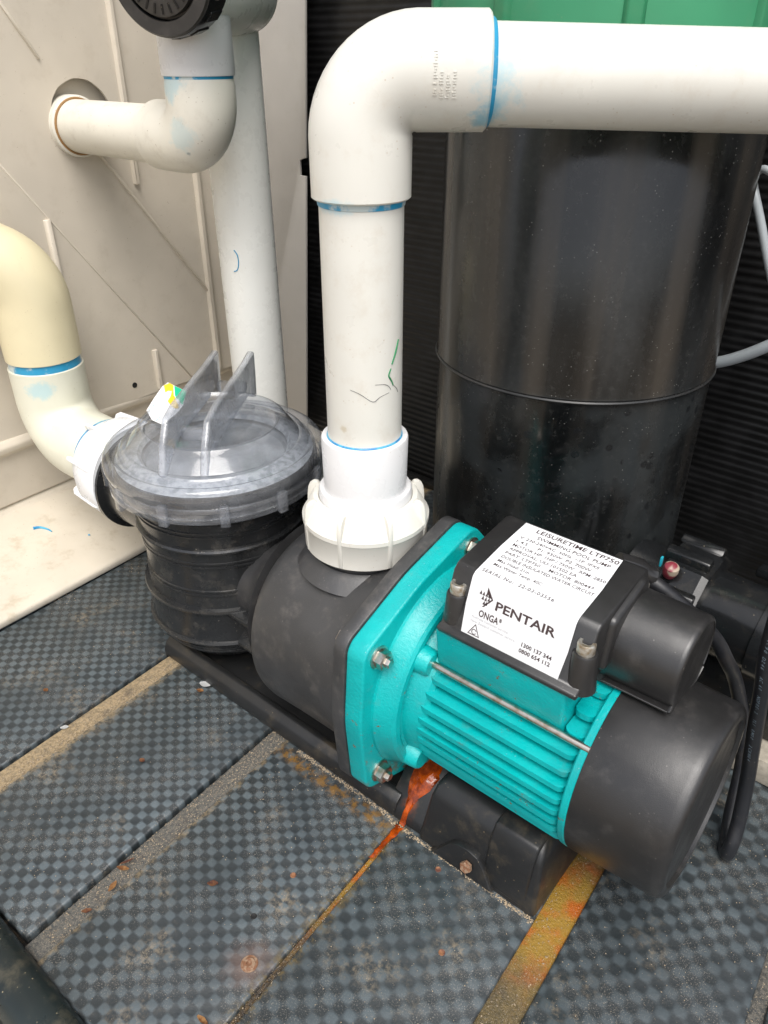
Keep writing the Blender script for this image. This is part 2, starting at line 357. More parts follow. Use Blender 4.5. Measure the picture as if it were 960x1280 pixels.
def bm_text(lines, o, u, v, bm=None, bold=.012):
    """flat print; lines: (text, s0, t_base, cap_height, s1 or None, spacing); o + s*u + t*v"""
    bm = bm or bmesh.new(); o, u, v = Vector(o), Vector(u), Vector(v)
    for (txt, s0, t0, cap, s1, spc) in lines:
        cu = bpy.data.curves.new('txt', 'FONT'); cu.body = txt; cu.size = 1; cu.space_character = spc; cu.resolution_u = 2; cu.offset = bold
        ob = bpy.data.objects.new('txt', cu); C.objects.link(ob)
        dg = bpy.context.evaluated_depsgraph_get(); me = bpy.data.meshes.new_from_object(ob.evaluated_get(dg))
        bpy.data.objects.remove(ob); bpy.data.curves.remove(cu)
        xs = [q.co.x for q in me.vertices]
        if not xs: continue
        k = cap/.69; kx = (s1-s0)/(max(xs)-min(xs)) if s1 else k; x0 = min(xs)
        for q in me.vertices: q.co = o+u*(s0+(q.co.x-x0)*kx)+v*(t0+q.co.y*k)
        bm.from_mesh(me); bpy.data.meshes.remove(me)
    return bm

# ------------------------------------------------------------------ the setting: ground, deck floor
g = obj('ground', bm_box(-30, 30, -30, 30, -.12, -.045), 'ground', smooth=0); tag(g, 'sandy ground under the deck', kind='structure')
SL = -.055                                   # planks lean a touch off the pump axis
YC = -.1
floor = obj('floor', bm_box(-.75, 1.2, -.38, .56, -.045, -.016), 'under', smooth=0); tag(floor, 'black checkered plastic deck floor', kind='structure')
floor['_w'] = [0, 0, 0]
ang = math.atan(-SL)
def plank(x0, x1, name='plank', mat='deck', top=0., bot=-.014, bev=.0022, y0=-.3545, y1=.56):
    """x0,x1 measured at y = YC; own object axes run along the plank"""
    xc = (x0+x1)/2; w_ = (x1-x0)/2*math.cos(ang)
    bm = bm_box(-w_, w_, (y0-YC), (y1-YC), bot, top, bev)
    me = bpy.data.meshes.new(name); bmesh.ops.recalc_face_normals(bm, faces=bm.faces[:]); bm.to_mesh(me); bm.free()
    me.shade_smooth(); me.set_sharp_from_angle(angle=R(50)); me.materials.append(M[mat])
    o = bpy.data.objects.new(name, me); C.objects.link(o); o.parent = floor
    o.location = (xc, YC, 0); o.rotation_euler = (0, 0, ang); return o
for x0, x1, m in ((-.62, -.4285, 'deck'), (-.4245, -.2352, 'deck'), (-.2095, -.0620, 'deck'), (-.0385, .1085, 'deck'), (.1133, .2475, 'deck_coarse'), (.2745, .4025, 'deck_coarse'), (.4130, .58, 'deck_coarse')):
    plank(x0, x1, 'plank', m)
plank(-.2315, -.2095+.0004, 'joint_strip', 'strip_sand', -.0022, -.014, .001)
plank(-.0585, -.0385+.0004, 'joint_strip', 'strip_mixed', -.0030, -.014, .001)
plank(.1085-.0004, .1133+.0004, 'joint_strip', 'strip_seam', -.0040, -.014, .0005)
plank(.2475-.0004, .2745+.0004, 'joint_strip', 'strip_rust', -.0035, -.014, .001)
plank(.4025-.0004, .4130+.0004, 'joint_strip', 'strip_mixed', -.0040, -.014, .001)

# front sill rail across the plank ends
ry = -.357
prof = [(ry+.002, -.02), (ry+.002, .004), (ry-.002, .010), (ry-.010, .0135), (ry-.020, .013), (ry-.027, .010), (ry-.034, .002), (ry-.037, -.010), (ry-.037, -.02)]
o = obj('floor_rail', bm_prism([(-.75, y, z) for y, z in prof], (1.9, 0, 0)), 'rail', base=(0, ry, 0)); tag(o, 'dark rounded edge rail across the plank ends, bottom left', 'rail')
o = obj('front_sill', bm_box(-.75, 1.2, -.47, ry-.0385, -.045, -.004, .003), 'beige_ledge', base=(0, -.43, -.04)); tag(o, 'beige sill beyond the dark rail at the bottom left corner', 'sill')

# ------------------------------------------------------------------ beige enclosure wall
WX = -.60
wall = thing('shed_wall', (WX, 0, 0), 'beige moulded resin wall panel with raised ribs and a pipe hole', 'wall')
HY, HZ, HR = .1530, .5190, .0420
# panel with a round hole: fan between a circle and the outer rectangle
bm = bmesh.new(); y0, y1, z0, z1 = -.75, .47, .138, .86; N = 64
inner, outer, innerb, outerb = [], [], [], []
for i in range(N):
    a = 2*PI*i/N; cy, cz = math.cos(a), math.sin(a)
    rr = HR*(1+.03*noise.noise(Vector((cy*3, cz*3, 2))))
    ty = ((y1-HY)/cy if cy > 0 else (y0-HY)/cy) if abs(cy) > 1e-6 else 1e9
    tz = ((z1-HZ)/cz if cz > 0 else (z0-HZ)/cz) if abs(cz) > 1e-6 else 1e9
    t_ = min(ty, tz)
    inner.append(bm.verts.new((WX, HY+cy*rr, HZ+cz*rr))); outer.append(bm.verts.new((WX, HY+cy*t_, HZ+cz*t_)))
    innerb.append(bm.verts.new((WX-.004, HY+cy*rr, HZ+cz*rr)))
corners = {}
for i in range(N):
    j = (i+1) % N
    bm.faces.new((inner[i], inner[j], outer[j], outer[i])); bm.faces.new((inner[i], innerb[i], innerb[j], inner[j]))
    a, b = outer[i].co, outer[j].co
    if abs(a.y-b.y) > 1e-5 and abs(a.z-b.z) > 1e-5:
        cy_ = y1 if max(a.y, b.y) > y1-1e-4 else y0; cz_ = z1 if max(a.z, b.z) > z1-1e-4 else z0
        bm.faces.new((outer[i], outer[j], bm.verts.new((WX, cy_, cz_))))
obj('panel', bm, 'beige', wall, smooth=20)
obj('panel_back', bm_box(WX-.016, WX-.013, y0, y1, z0, z1), 'beige', wall)
def rib(ya, za, yb, zb, wd=.008, dp=.004, nm='rib'):
    d = Vector((0, yb-ya, zb-za)); L = d.length; d.normalize(); n = Vector((0, -d.z, d.y))
    A = Vector((WX, ya, za)); pr = [(-wd/2, -.001), (-wd/4, dp), (wd/4, dp), (wd/2, -.001)]
    return obj(nm, bm_prism([A+n*s+Vector((h, 0, 0)) for s, h in pr], d*L, .0008, 1), 'beige', wall)
rib(.2148, .434, .2148, .86, .010, .006); rib(.3150, .142, .3150, .86, .011, .007)
rib(.0765, .142, .0765, .407, .011, .005); rib(.2010, .142, .2010, .204, .010, .006)
rib(.072, .642, .1085, .582, .005, .003, 'diagonal_bead'); rib(.158, .488, .3205, .258, .005, .003, 'diagonal_bead')
rib(-.02, .552, .262, .142, .0035, .0012, 'diagonal_bead')
# base: bead, upright skirt and broad ledge with a small front lip, running slightly askew like the planks
def skew(x, y): return x+SL*.8*(y-YC)
def sweep(prof, y0, y1, nm, m, par):
    bm = bmesh.new(); A = [bm.verts.new((skew(x, y0), y0, z)) for x, z in prof]; B = [bm.verts.new((skew(x, y1), y1, z)) for x, z in prof]
    n = len(A)
    for i in range(n): bm.faces.new((A[i], A[(i+1) % n], B[(i+1) % n], B[i]))
    bm.faces.new(A[::-1]); bm.faces.new(B)
    ed = [e for e in bm.edges if abs((e.verts[0].co-e.verts[1].co).normalized().y) > .9]
    bmesh.ops.bevel(bm, geom=ed, offset=.0025, segments=3, profile=.5, affect='EDGES')
    return obj(nm, bm, m, par)
sweep([(-.620, .052), (-.597, .052), (-.600, .122), (-.590, .128), (-.588, .137), (-.594, .144), (-.620, .146)], -.75, .45, 'skirting_bead', 'beige', wall)
sweep([(-.620, .0005), (-.424, .0005), (-.4235, .0095), (-.4285, .0125), (-.594, .042), (-.606, .056), (-.620, .056)], -.75, .45, 'ledge', 'beige_ledge', wall)
bm = bm_tube(spline([(-.5475, -.063, .0342), (-.5440, -.0555, .0337), (-.5350, -.0500, .0320), (-.527, -.0485, .0307)], 5), [.0026]+[.0022-.0001*i for i in range(15)], 6)
obj('primer_drip', bm, 'primer', wall)
obj('primer_drip', bm_revolve([(0, 0), (.0004, .0016), (.0012, .001), (.0014, 0)], (-.4905, -.016, .0240), (.17, 0, 1), 10), 'primer', wall)
bm = bm_revolve([(-.001, .0045), (.0008, .004), (.0009, 0)], (WX, .1584, .1600), (1, 0, 0), 12); obj('screw_hole', bm, 'dark', wall)

# corner post (end flange of the wall) with a notch in its free edge
post = thing('corner_post', (-.5, .40, 0), 'grey beige upright corner strip with a small notch behind the white pipes', 'post')
def px(z): return -.452-.031*(.556-z)/.45         # its free edge leans slightly
zs = [.0, .436, .4365, .462, .4625, .86]
loop = [(-.63, .40, .0), (px(.0), .40, .0), (px(.437), .40, .437), (px(.437)-.011, .40, .437), (px(.458)-.012, .40, .440), (px(.458)-.012, .40, .457), (px(.458)-.003, .40, .460), (px(.463), .40, .4605), (px(.86), .40, .86), (-.63, .40, .86)]
obj('flange_strip', bm_prism(loop, (0, .004, 0), .0008, 2), plastic('grey_beige_resin', (.41, .39, .36), .5, .06, (.2, .16, .1), .1, .3, .1, 500), post)

# black corrugated back panel
BY = .435
bm = bmesh.new(); n = 150; pitch = .0090; rows = []
for i in range(n*4+1):
    z = i*pitch/4; y = BY+.0007*math.cos(2*PI*i/4) if i % 2 == 0 else BY
    rows.append((bm.verts.new((-.62, y, z)), bm.verts.new((.75, y, z))))
for A, B in zip(rows, rows[1:]): bm.faces.new((A[0], A[1], B[1], B[0]))
back = obj('corrugated_panel', bm, 'corr', base=(0, BY, 0), smooth=80); tag(back, 'black horizontally corrugated sheet standing behind the black drum', 'panel')
o = obj('bottom_lip', bm_box(-.40, .75, BY-.018, BY-.003, .0005, .012, .003), 'corr', back); 

# ------------------------------------------------------------------ drum and green tub
DD, DAZ = .80, R(14.2)
# camera-frame bearing turned into this frame (camera heading is 40 degrees left of +y)
hd = R(40)-DAZ
DX, DY = .3838-math.sin(hd)*DD, -.4325+math.cos(hd)*DD
DR = DD*math.sin(R(10.02))
drum = thing('black_drum', (DX, DY, 0), 'tall glossy black plastic drum with a seam, behind the pump', 'drum')
obj('lower_wall', bm_revolve([(0, DR-.004), (.004, DR-.001), (.30, DR-.0005), (.330, DR-.0015)], (DX, DY, 0), (0, 0, 1), 128), 'drum', drum)
obj('upper_sleeve', bm_revolve([(.322, DR-.003), (.3215, DR+.0008), (.3232, DR+.0018), (.326, DR+.0012), (.55, DR+.001), (.556, DR-.002), (.556, 0)], (DX, DY, 0), (0, 0, 1), 128, cap=False), 'drum', drum)
o = obj('seam_bead', bm_revolve([(.3195, DR-.002), (.3195, DR+.0022), (.3207, DR+.0030), (.3219, DR+.0022), (.3219, DR-.002)], (DX, DY, 0), (0, 0, 1), 128, cap=False), plastic('highlight_seam', (.035, .036, .036), .3), drum)  # bead coloured lighter than the drum to paint its bright highlight line
TR = DR*1.105
tub = thing('green_tub', (DX, DY, .5565), 'green plastic tub with upright ribs on top of the black drum', 'tub')
obj('tub_wall', bm_revolve([(.5565, 0), (.5565, TR-.006), (.562, TR-.001), (.90, TR+.006), (.905, TR+.004), (.905, 0)], (DX, DY, 0), (0, 0, 1), 128, cap=False), 'green_tub', tub)
dirc = math.atan2(-.4325-DY, .3838-DX)
for k in range(10):
    a = dirc+R(4.6+36*k)
    e = Vector((math.cos(a), math.sin(a), 0)); s = Vector((-math.sin(a), math.cos(a), 0)); o0 = Vector((DX, DY, .562))+e*(TR-.003)
    obj('rib', bm_prism([o0-s*.009, o0-s*.005+e*.0065, o0+s*.005+e*.0065, o0+s*.009], Vector((0, 0, .335))+e*.006, .0015, 2), 'green_tub', tub)

# ------------------------------------------------------------------ the pump
pump = thing('pool_pump', (0, 0, 0), 'teal and black pool pump with a clear lidded strainer, on the checkered deck', 'pump')
AX = .1225
# --- base
base = obj('base', bm_box(-.228, .105, -.066, .066, .0006, .010, .003), 'black_base', pump)
for s in (-1, 1):
    bm = bm_prism([(-.236, s*.0820, .0005), (-.236, s*.0820, .008), (-.236, s*.0790, .016), (-.236, s*.0725, .0215), (-.236, s*.0665, .0205), (-.236, s*.0630, .014), (-.236, s*.0620, .0005)], (.338, 0, 0), .0015, 2)
    obj('base_rail', bm, 'black_base', base)
obj('base_rail', bm_box(-.240, -.228, -.070, .070, .0005, .018, .004), 'black_base', base)
def foot_block():
    bm = bmesh.new()
    loops = []
    for z, dx0, dx1, yb in ((.0005, 0, 0, .0842), (.004, 0, 0, .0840), (.048, .004, .004, .0745), (.059, .006, .006, .0690), (.0635, .010, .010, .058), (.065, .02, .02, .03)):
        x0, x1 = .1305+dx0, .2455-dx1
        pts = rrect(x1-x0, 2*yb, .004, 4); loops.append([bm.verts.new(((x0+x1)/2+p, q, z)) for p, q in pts])
    for A, B in zip(loops, loops[1:]):
        for i in range(len(A)): bm.faces.new((A[i], A[(i+1) % len(A)], B[(i+1) % len(A)], B[i]))
    bm.faces.new(loops[-1]); bm.faces.new(loops[0][::-1]); return bm
foot = obj('motor_foot', foot_block(), 'black_base', pump, smooth=50)
obj('foot_rib', bm_prism([(.196, -.0845, .003), (.196, -.0775, .050), (.196, -.0705, .0625), (.196, -.05, .0665), (.196, -.05, .003)], (.040, 0, 0), .0025, 3), 'black_base', foot)
obj('foot_web', bm_prism([(.092, -.083, .0005), (.092, -.079, .012), (.092, -.058, .034), (.092, -.030, .050), (.092, .06, .050), (.092, .06, .0005)], (.042, 0, 0), .003, 2), 'black_base', foot)
# bolt-down lug
lp = [(-.036, 0), (-.030, .004), (-.018, .021), (-.010, .0260), (0, .0270), (.009, .0250), (.016, .017), (.024, .003), (.027, 0)]
lug = obj('foot_lug', bm_prism([(.182+s, -.0885+.12*q, .0015+q) for s, q in lp], (0, .007, 0), .001, 2), 'black_base', foot)
obj('lug_bolt', bm_revolve([(0, .0035), (.008, .0035), (.009, .0052), (.0125, .0052), (.0132, .0045), (.0132, 0)], (.184, -.0805, .0125), (0.05, -1, .35), 6, cap=False), 'rusty', foot)
# --- strainer pot
PX = -.205
pp = [(.024, 0), (.024, .066), (.027, .074), (.036, .0815), (.0385, .0822), (.039, .0838), (.0405, .0838), (.041, .0830), (.043, .0833), (.0435, .0848), (.045, .0848), (.0455, .0838),
      (.052, .0862), (.0535, .0915), (.0555, .0925), (.058, .0915), (.0585, .0895), (.093, .0885), (.0945, .0915), (.0965, .0922), (.099, .0915), (.0995, .0868),
      (.1140, .0852), (.1145, .0866), (.116, .0866), (.1165, .0853), (.1190, .0853), (.1195, .0866), (.121, .0866), (.1215, .0853),
      (.140, .0850), (.1485, .0856), (.149, .0870), (.1505, .0870), (.151, .0858), (.1535, .0860), (.154, .0874), (.1555, .0874), (.156, .0864),
      (.166, .0868), (.1675, .0900), (.170, .0908), (.172, .0895), (.1725, .0870), (.185, .0874), (.1855, .0890), (.187, .0890), (.1875, .0876), (.190, .0878), (.1905, .0894), (.192, .0894), (.1925, .0880),
      (.200, .0885), (.206, .096), (.213, .1005), (.2375, .1005), (.2375, .0865), (.205, .083), (.19, .080), (.05, .072), (.05, 0)]
pot = obj('strainer_pot', bm_revolve(pp, (PX, 0, 0), (0, 0, 1), 128, cap=False), 'black_pot', pump, smooth=24)
# flat rib and web between pot and casing
obj('web', bm_box(PX+.062, -.055, .046, .052, .10, .205, .002), 'black_pot', pot)
obj('neck', bm_revolve([(.04, .050), (.085, .048), (.1, .052), (.115, .066), (.130, .085)], (PX, 0, .108), (1, 0, .05), 48), 'black_volute', pump)
obj('neck_shelf', bm_box(PX+.06, -.045, -.060, .060, .0900, .0975, .002), 'black_pot', pot)
obj('neck_shelf', bm_box(PX+.06, -.045, -.056, .056, .0520, .0585, .002), 'black_pot', pot)
# inlet port of the pot
obj('inlet_port', bm_revolve([(.06, .052), (.150, .052), (.152, .060), (.160, .060), (.160, .046), (.09, .044)], (PX, 0, .150), (-1, 0, 0), 48, cap=False), 'black_pot', pump)
# strainer basket seen through the lid
bk = obj('strainer_basket', bm_revolve([(.2400, .0860), (.2400, .0810), (.2375, .0805), (.2365, .072), (.232, .070), (.232, 0)], (PX, 0, 0), (0, 0, 1), 96, cap=False), 'strainer', pump)
obj('seal_ring', bm_revolve([(.2385, .1000), (.2392, .0995), (.2405, .0900), (.2440, .0850), (.2450, .0770), (.2405, .0735)], (PX, 0, 0), (0, 0, 1), 96, cap=False), 'frost', bk)
# --- clear lid: outer and inner skin
outer = [(.2135, .1035), (.2135, .1080), (.2150, .1092), (.2195, .1092), (.2205, .1076), (.2240, .1076), (.2250, .1086), (.2290, .1086), (.2300, .1078), (.2320, .1082), (.2340, .1102), (.2380, .1112), (.2430, .1112), (.2475, .1095), (.2500, .1060), (.2500, .1025), (.2478, .1000), (.2465, .0975), (.2475, .0955), (.2510, .0940), (.2535, .0920), (.2545, .0890), (.2540, .0865), (.2560, .0845), (.2640, .0790), (.2680, .0755), (.2715, .0738), (.2735, .0715), (.2738, .0690), (.2720, .0668), (.2690, .0655), (.2680, .0630), (.2680, 0)]
inner = [(.2635, 0), (.2635, .0640), (.2600, .0740), (.2520, .0830), (.2490, .0900), (.2430, .0960), (.2420, .1020), (.2300, .1040), (.2135, .1035)]
lid = obj('strainer_lid', bm_revolve(outer+inner, (PX, 0, 0), (0, 0, 1), 144, cap=False), 'lid', pump, smooth=40)
for k in range(12):
    a = R(-96+30*k); e = Vector((math.cos(a), math.sin(a), 0)); s = Vector((-e.y, e.x, 0)); o0 = Vector((PX, 0, .212))+e*.1074
    obj('lid_lug', bm_prism([o0-s*.0048, o0-s*.0048+e*.0060, o0+s*.0048+e*.0060, o0+s*.0048], (0, 0, .022), .0014, 2), 'lid', lid)
hdv = Vector((-.120, .1755, 0)).normalized(); hpv = Vector((hdv.y, -hdv.x, 0))
hc = Vector((PX-.011, .012, 0))
for off in (-.0215, .0185):
    cpt = hc+hpv*off
    half = math.sqrt(.0985**2-off**2)
    pr = [(-half-.004, .2490), (-half-.009, .2540), (-half+.002, .2780), (-half+.020, .2985), (-half+.045, .3030), (half-.035, .3055), (half-.010, .3080), (half-.0045, .3060), (half-.006, .2800), (half-.010, .2545), (half-.024, .2605), (half-.036, .2685), (-half+.040, .2685), (-half+.022, .2620)]
    obj('lid_handle', bm_prism([cpt+hdv*s-hpv*.0035+Vector((0, 0, z)) for s, z in pr], hpv*.007, .0022, 3), 'lid_handle', lid)
for f_ in (-.55, .72):
    obj('lid_bridge', bm_box(-.016, .016, -.006, .006, 0, .012, .003), 'lid', lid).matrix_basis = Matrix.Translation(hc+hdv*(.095*f_)+Vector((0, 0, .2675))) @ Matrix.Rotation(math.atan2(hpv.y, hpv.x), 4, 'Z')
# sticker on the lid, left of the handle
def sheet(pts, nm, m, par):
    bm = bmesh.new(); vs = [bm.verts.new(p) for p in pts]; c_ = bm.verts.new(sum((Vector(p) for p in pts), Vector())/len(pts))
    for a, b in zip(vs, vs[1:]+vs[:1]): bm.faces.new((a, b, c_))
    return obj(nm, bm, m, par, smooth=60)
sk = sheet([(-.2727, -.03, .273), (-.2531, -.0376, .2705), (-.2355, -.0378, .2705), (-.2400, -.0160, .2745), (-.2460, -.0030, .2772), (-.2602, .0128, .284), (-.2718, .0071, .289), (-.2811, .0061, .2905), (-.2818, -.0009, .288), (-.2778, -.0151, .281)], 'lid_sticker', 'label', lid)
lo = Vector((.35, -.35, .6))*.0008
sheet([Vector(p)+lo for p in ((-.2815, .0009, .2884), (-.2786, .0062, .2902), (-.2729, .0068, .2888), (-.2633, -.0005, .282), (-.2535, -.0035, .2776), (-.2460, -.0090, .2762), (-.2470, -.0150, .2752), (-.2657, -.009, .2805))], 'yellow_band', 'yellow', sk)
sheet([Vector(p)+lo for p in ((-.2713, .0067, .2888), (-.2589, .0118, .2842), (-.2470, -.0030, .2776), (-.2533, -.0030, .2778), (-.2627, .0, .282))], 'green_patch', 'stgreen', sk)
bm = bmesh.new()
for A_, B_ in (((-.2701, -.0287, .2742), (-.2728, -.0131, .279)), ((-.2625, -.0305, .2725), (-.2649, -.0215, .275)), ((-.2547, -.0304, .272), (-.2564, -.0209, .2745)), ((-.247, -.037, .2712), (-.2507, -.0262, .2735))):
    A_, B_ = Vector(A_)+lo, Vector(B_)+lo; d_ = B_-A_; n_ = int(d_.length/.0013); w_ = Vector((.0012, .0001, -.0001))
    for i in range(n_):
        if random.random() < .2: continue
        a, b = A_+d_*(i/n_), A_+d_*((i+.72)/n_)
        bm.faces.new([bm.verts.new(p) for p in (a, b, b+w_, a+w_)])
obj('sticker_print', bm, 'stink', sk, smooth=0)
# --- volute casing
VZ = .1110
vp = [(-.0705, .0), (-.0705, .060), (-.0695, .078), (-.0660, .0890), (-.0600, .0945), (-.0520, .0960), (-.02, .0965), (.030, .0985), (.060, .1010)]
casing = obj('pump_casing', bm_revolve([(s, r) for s, r in vp], (0, 0, VZ), (1, 0, .09), 96), 'black_volute', pump)
obj('outlet_port', bm_revolve([(.10, .047), (.2105, .0455), (.2110, .0475), (.2135, .0475), (.2140, .040), (.2300, .040)], (0, 0, .0), (0, 0, 1), 64), 'black_volute', casing)
obj('outlet_saddle', bm_revolve([(.195, .062), (.203, .054), (.2085, .0475)], (0, 0, .0), (0, 0, 1), 64), 'black_volute', casing)
obj('casing_foot', bm_box(-.045, .050, -.050, .050, .008, .06, .006), 'black_volute', casing)
def penta(r_c, r_b, r_min, n=180, flat_bottom=None):
    cs = [(r_c*math.cos(R(72*k)), r_c*math.sin(R(72*k))) for k in range(5)]; out = []
    for i in range(n):
        a = 2*PI*i/n; e = (math.cos(a), math.sin(a))
        # hull of five discs, as a support-function polygon sampled by ray cast on a fine hull
        out.append(e)
    pts = []
    for k in range(5):
        for j in range(-8, 9):
            a = R(72*k+j*36/8); pts.append((cs[k][0]+r_b*math.cos(a), cs[k][1]+r_b*math.sin(a)))
    # add the bulging sides
    for k in range(5):
        for j in range(-3, 4):
            a = R(72*k+36+j*5); pts.append((r_min*math.cos(a), r_min*math.sin(a)))
    pts.sort(key=lambda p: (p[0], p[1]))
    def cr(o_, a_, b_): return (a_[0]-o_[0])*(b_[1]-o_[1])-(a_[1]-o_[1])*(b_[0]-o_[0])
    lo, hi = [], []
    for p in pts:
        while len(lo) > 1 and cr(lo[-2], lo[-1], p) <= 1e-12: lo.pop()
        lo.append(p)
    for p in reversed(pts):
        while len(hi) > 1 and cr(hi[-2], hi[-1], p) <= 1e-12: hi.pop()
        hi.append(p)
    return lo[:-1]+hi[:-1]
PG = penta(.1100, .0170, .1110)
obj('casing_flange', bm_prism([(.0530, y, AX+z) for y, z in PG], (.0128, 0, 0), .0015, 2), 'black_volute', casing)
# --- teal adaptor
ad = obj('motor_adaptor', bm_prism([(.0662, y*.992, AX+z*.992) for y, z in PG], (.0185, 0, 0), .0022, 3), 'teal', pump)
obj('adaptor_ring', bm_revolve([(.080, .0985), (.0870, .0980), (.0905, .0955), (.1020, .0925), (.1045, .0900), (.1050, .0860), (.1015, .0820), (.1025, .0795), (.1185, .0750), (.1215, .0710), (.1230, .055)], (0, 0, AX), (1, 0, 0), 128), 'teal', ad, smooth=28)
for k in range(5):
    a = R(72*k); y, z = .1090*math.cos(a), AX+.1090*math.sin(a)
    obj('washer', bm_revolve([(.0845, .0100), (.0862, .0100), (.0865, .0095), (.0865, 0)], (0, y, z), (1, 0, 0), 24, cap=False), 'steel', ad)
    obj('bolt_nut', bm_revolve([(.0865, .0084), (.0930, .0084), (.0939, .0070), (.0939, .0046), (.0968, .0042), (.0975, .0034), (.0975, 0)], (0, y, z), (1, 0, 0), 6, cap=False), 'steel', ad)
    obj('bolt_head', bm_revolve([(.0530, .0082), (.0465, .0082), (.0455, .0070), (.0455, 0)], (0, y, z), (1, 0, 0), 6, cap=False), 'steel', casing)
# --- motor body, fins, tie rods
mb = obj('motor_body', bm_revolve([(.118, .0600), (.2500, .0600)], (0, 0, AX), (1, 0, 0), 96), 'teal', pump)
FR = .0765
def fin(z, x0, x1, side, root, th=.0058):
    dz = z-AX; yo = math.sqrt(max(1e-6, FR**2-dz**2)); r = .006
    pts = [(x0, root), (x0, yo-r*.7)] + [(x0+r-r*math.cos(PI/2*i/4), yo-r+r*math.sin(PI/2*i/4)) for i in range(1, 5)] + [(x1-r+r*math.sin(PI/2*i/4), yo-r+r*math.cos(PI/2*i/4)) for i in range(0, 5)] + [(x1, root)]
    bm = bmesh.new(); top = []; bot = []
    for x, y in pts:
        k = th/2*(1.25-.45*(y-root)/(max(1e-4, yo-root)))
        sag = -.0022*(y-root)/.04
        top.append(bm.verts.new((x, side*y, z+k+sag))); bot.append(bm.verts.new((x, side*y, z-k+sag)))
    n_ = len(pts)
    bm.faces.new(top); bm.faces.new(bot[::-1])
    for i in range(n_): bm.faces.new((top[i], top[(i+1) % n_], bot[(i+1) % n_], bot[i]))
    ed = [e for e in bm.edges if e.calc_face_angle(0) > R(40)]
    bmesh.ops.bevel(bm, geom=ed, offset=.0008, segments=2, profile=.5, affect='EDGES')
    return bm
fz = [.1655-.0113*k for k in range(9)]
for side in (-1, 1):
    for k, z in enumerate(fz): obj('fin', fin(z, .1195-.001*min(k, 4), .2475, side, .040), 'teal', mb)
    for z in (.1770, .1868, .1950): obj('fin', fin(z, .2320, .2480, side, .004, .0062), 'teal', mb)
obj('end_ring', bm_revolve([(.2480, .0580), (.2480, .0768), (.2493, .0783), (.2535, .0787), (.2545, .0777), (.2545, .058)], (0, 0, AX), (1, 0, 0), 128, cap=False), 'teal', mb)
ped = [(-.0500, .1650), (-.0530, .1720), (-.0580, .2128), (.0580, .2128), (.0550, .1650)]
obj('pedestal', bm_prism([(.1200, y, z) for y, z in ped], (.1110, 0, 0), .003, 3), 'teal', mb)
for (y, z) in ((-.0565, .1740), (.0565, .1740), (-.0660, .076), (.0660, .076)):
    d = (0, y*.06/.07, 0)
    obj('rod_boss', bm_revolve([(.096, .0130), (.1130, .0110), (.1150, .0095), (.1150, 0)], (0, y, z), (1, 0, 0), 24, cap=False), 'teal', ad)
    if z > .1: obj('tie_rod', bm_revolve([(.1140, .0029), (.2548, .0029)], (0, y-.004*(1 if y > 0 else -1)*-1*0, z+.0005), (1, 0, 0), 16), 'steel', mb)
# --- fan cowl
cw = [(.2545, .0740), (.2546, .0782), (.2555, .0786), (.3170, .0765), (.3222, .0755), (.3248, .0735), (.3260, .0710), (.3262, .0685), (.3262, .0660), (.3235, .0645), (.3235, 0)]
cowl = obj('fan_cowl', bm_revolve(cw, (0, 0, AX), (1, 0, 0), 128, cap=False), 'black_cowl', pump, smooth=40)
# --- terminal box
tb = obj('terminal_box', bm_prism([(.1285, y, z) for y, z in ((-.0715, .2218), (-.0725, .2268), (-.0655, .2285), (-.0525, .2690), (-.0480, .2735), (.0170, .2822), (.0240, .2800), (.0400, .2285), (.0480, .2268), (.0470, .2218))], (.1170, 0, 0), .0018, 2), 'black_box', pump, smooth=45)
obj('box_cheek', bm_prism([(.2375, y, z) for y, z in ((-.042, .2290), (-.034, .2690), (.010, .2800), (.018, .2780), (.030, .2290))], (.0125, 0, 0), .004, 3), 'black_box', tb)
SC = ((.1362, -.0560), (.2405, -.0560), (.2385, .0340), (.1362, .0340))
for (x, y) in SC:
    obj('screw_post', bm_revolve([(.2225, .0115), (.236, .0098), (.2520, .0086), (.2535, .0078), (.2535, 0)], (x, y, 0), (0, 0, 1), 24, cap=False), 'black_box', tb)
    sc = obj('box_screw', bm_revolve([(.2530, .0064), (.2605, .0064), (.2618, .0056), (.2618, .0036), (.2590, .0034), (.2590, 0)], (x, y, 0), (0, 0, 1), 24, cap=False), 'zinc', tb)
# --- capacitor cover
cp = []
CY, CZ, CR = .004, .2340, .0355
for i in range(40):
    a = 2*PI*i/40; yy, zz = CR*math.cos(a), CR*math.sin(a)
    if zz < -.022: yy = math.copysign(CR*.965, yy)*min(1, abs(yy)/(CR*.78)) if abs(yy) < CR*.78 else math.copysign(CR*.965, yy); zz = max(zz, -.031)
    cp.append((yy, zz))
bm = bmesh.new(); loops = []
for x, k in ((.236, 1.03), (.2925, 1.0), (.2950, .985), (.2962, .95), (.2966, .91), (.2958, .905), (.2958, .89)):
    loops.append([bm.verts.new((x, CY+y*k, CZ+z*k)) for y, z in cp])
for A, B in zip(loops, loops[1:]):
    for i in range(40): bm.faces.new((A[i], A[(i+1) % 40], B[(i+1) % 40], B[i]))
bm.faces.new(loops[-1]); bm.faces.new(loops[0][::-1])
cap = obj('capacitor_cover', bm, 'black_cowl', pump, smooth=50)
obj('cover_seam', bm_prism([(.2455, CY-.0352, CZ-.0225), (.2455, CY-.0352, CZ-.0207), (.2455, CY+.0352, CZ-.0207), (.2455, CY+.0352, CZ-.0225)], (.0490, 0, 0), .0004, 1), 'black_cowl', cap)
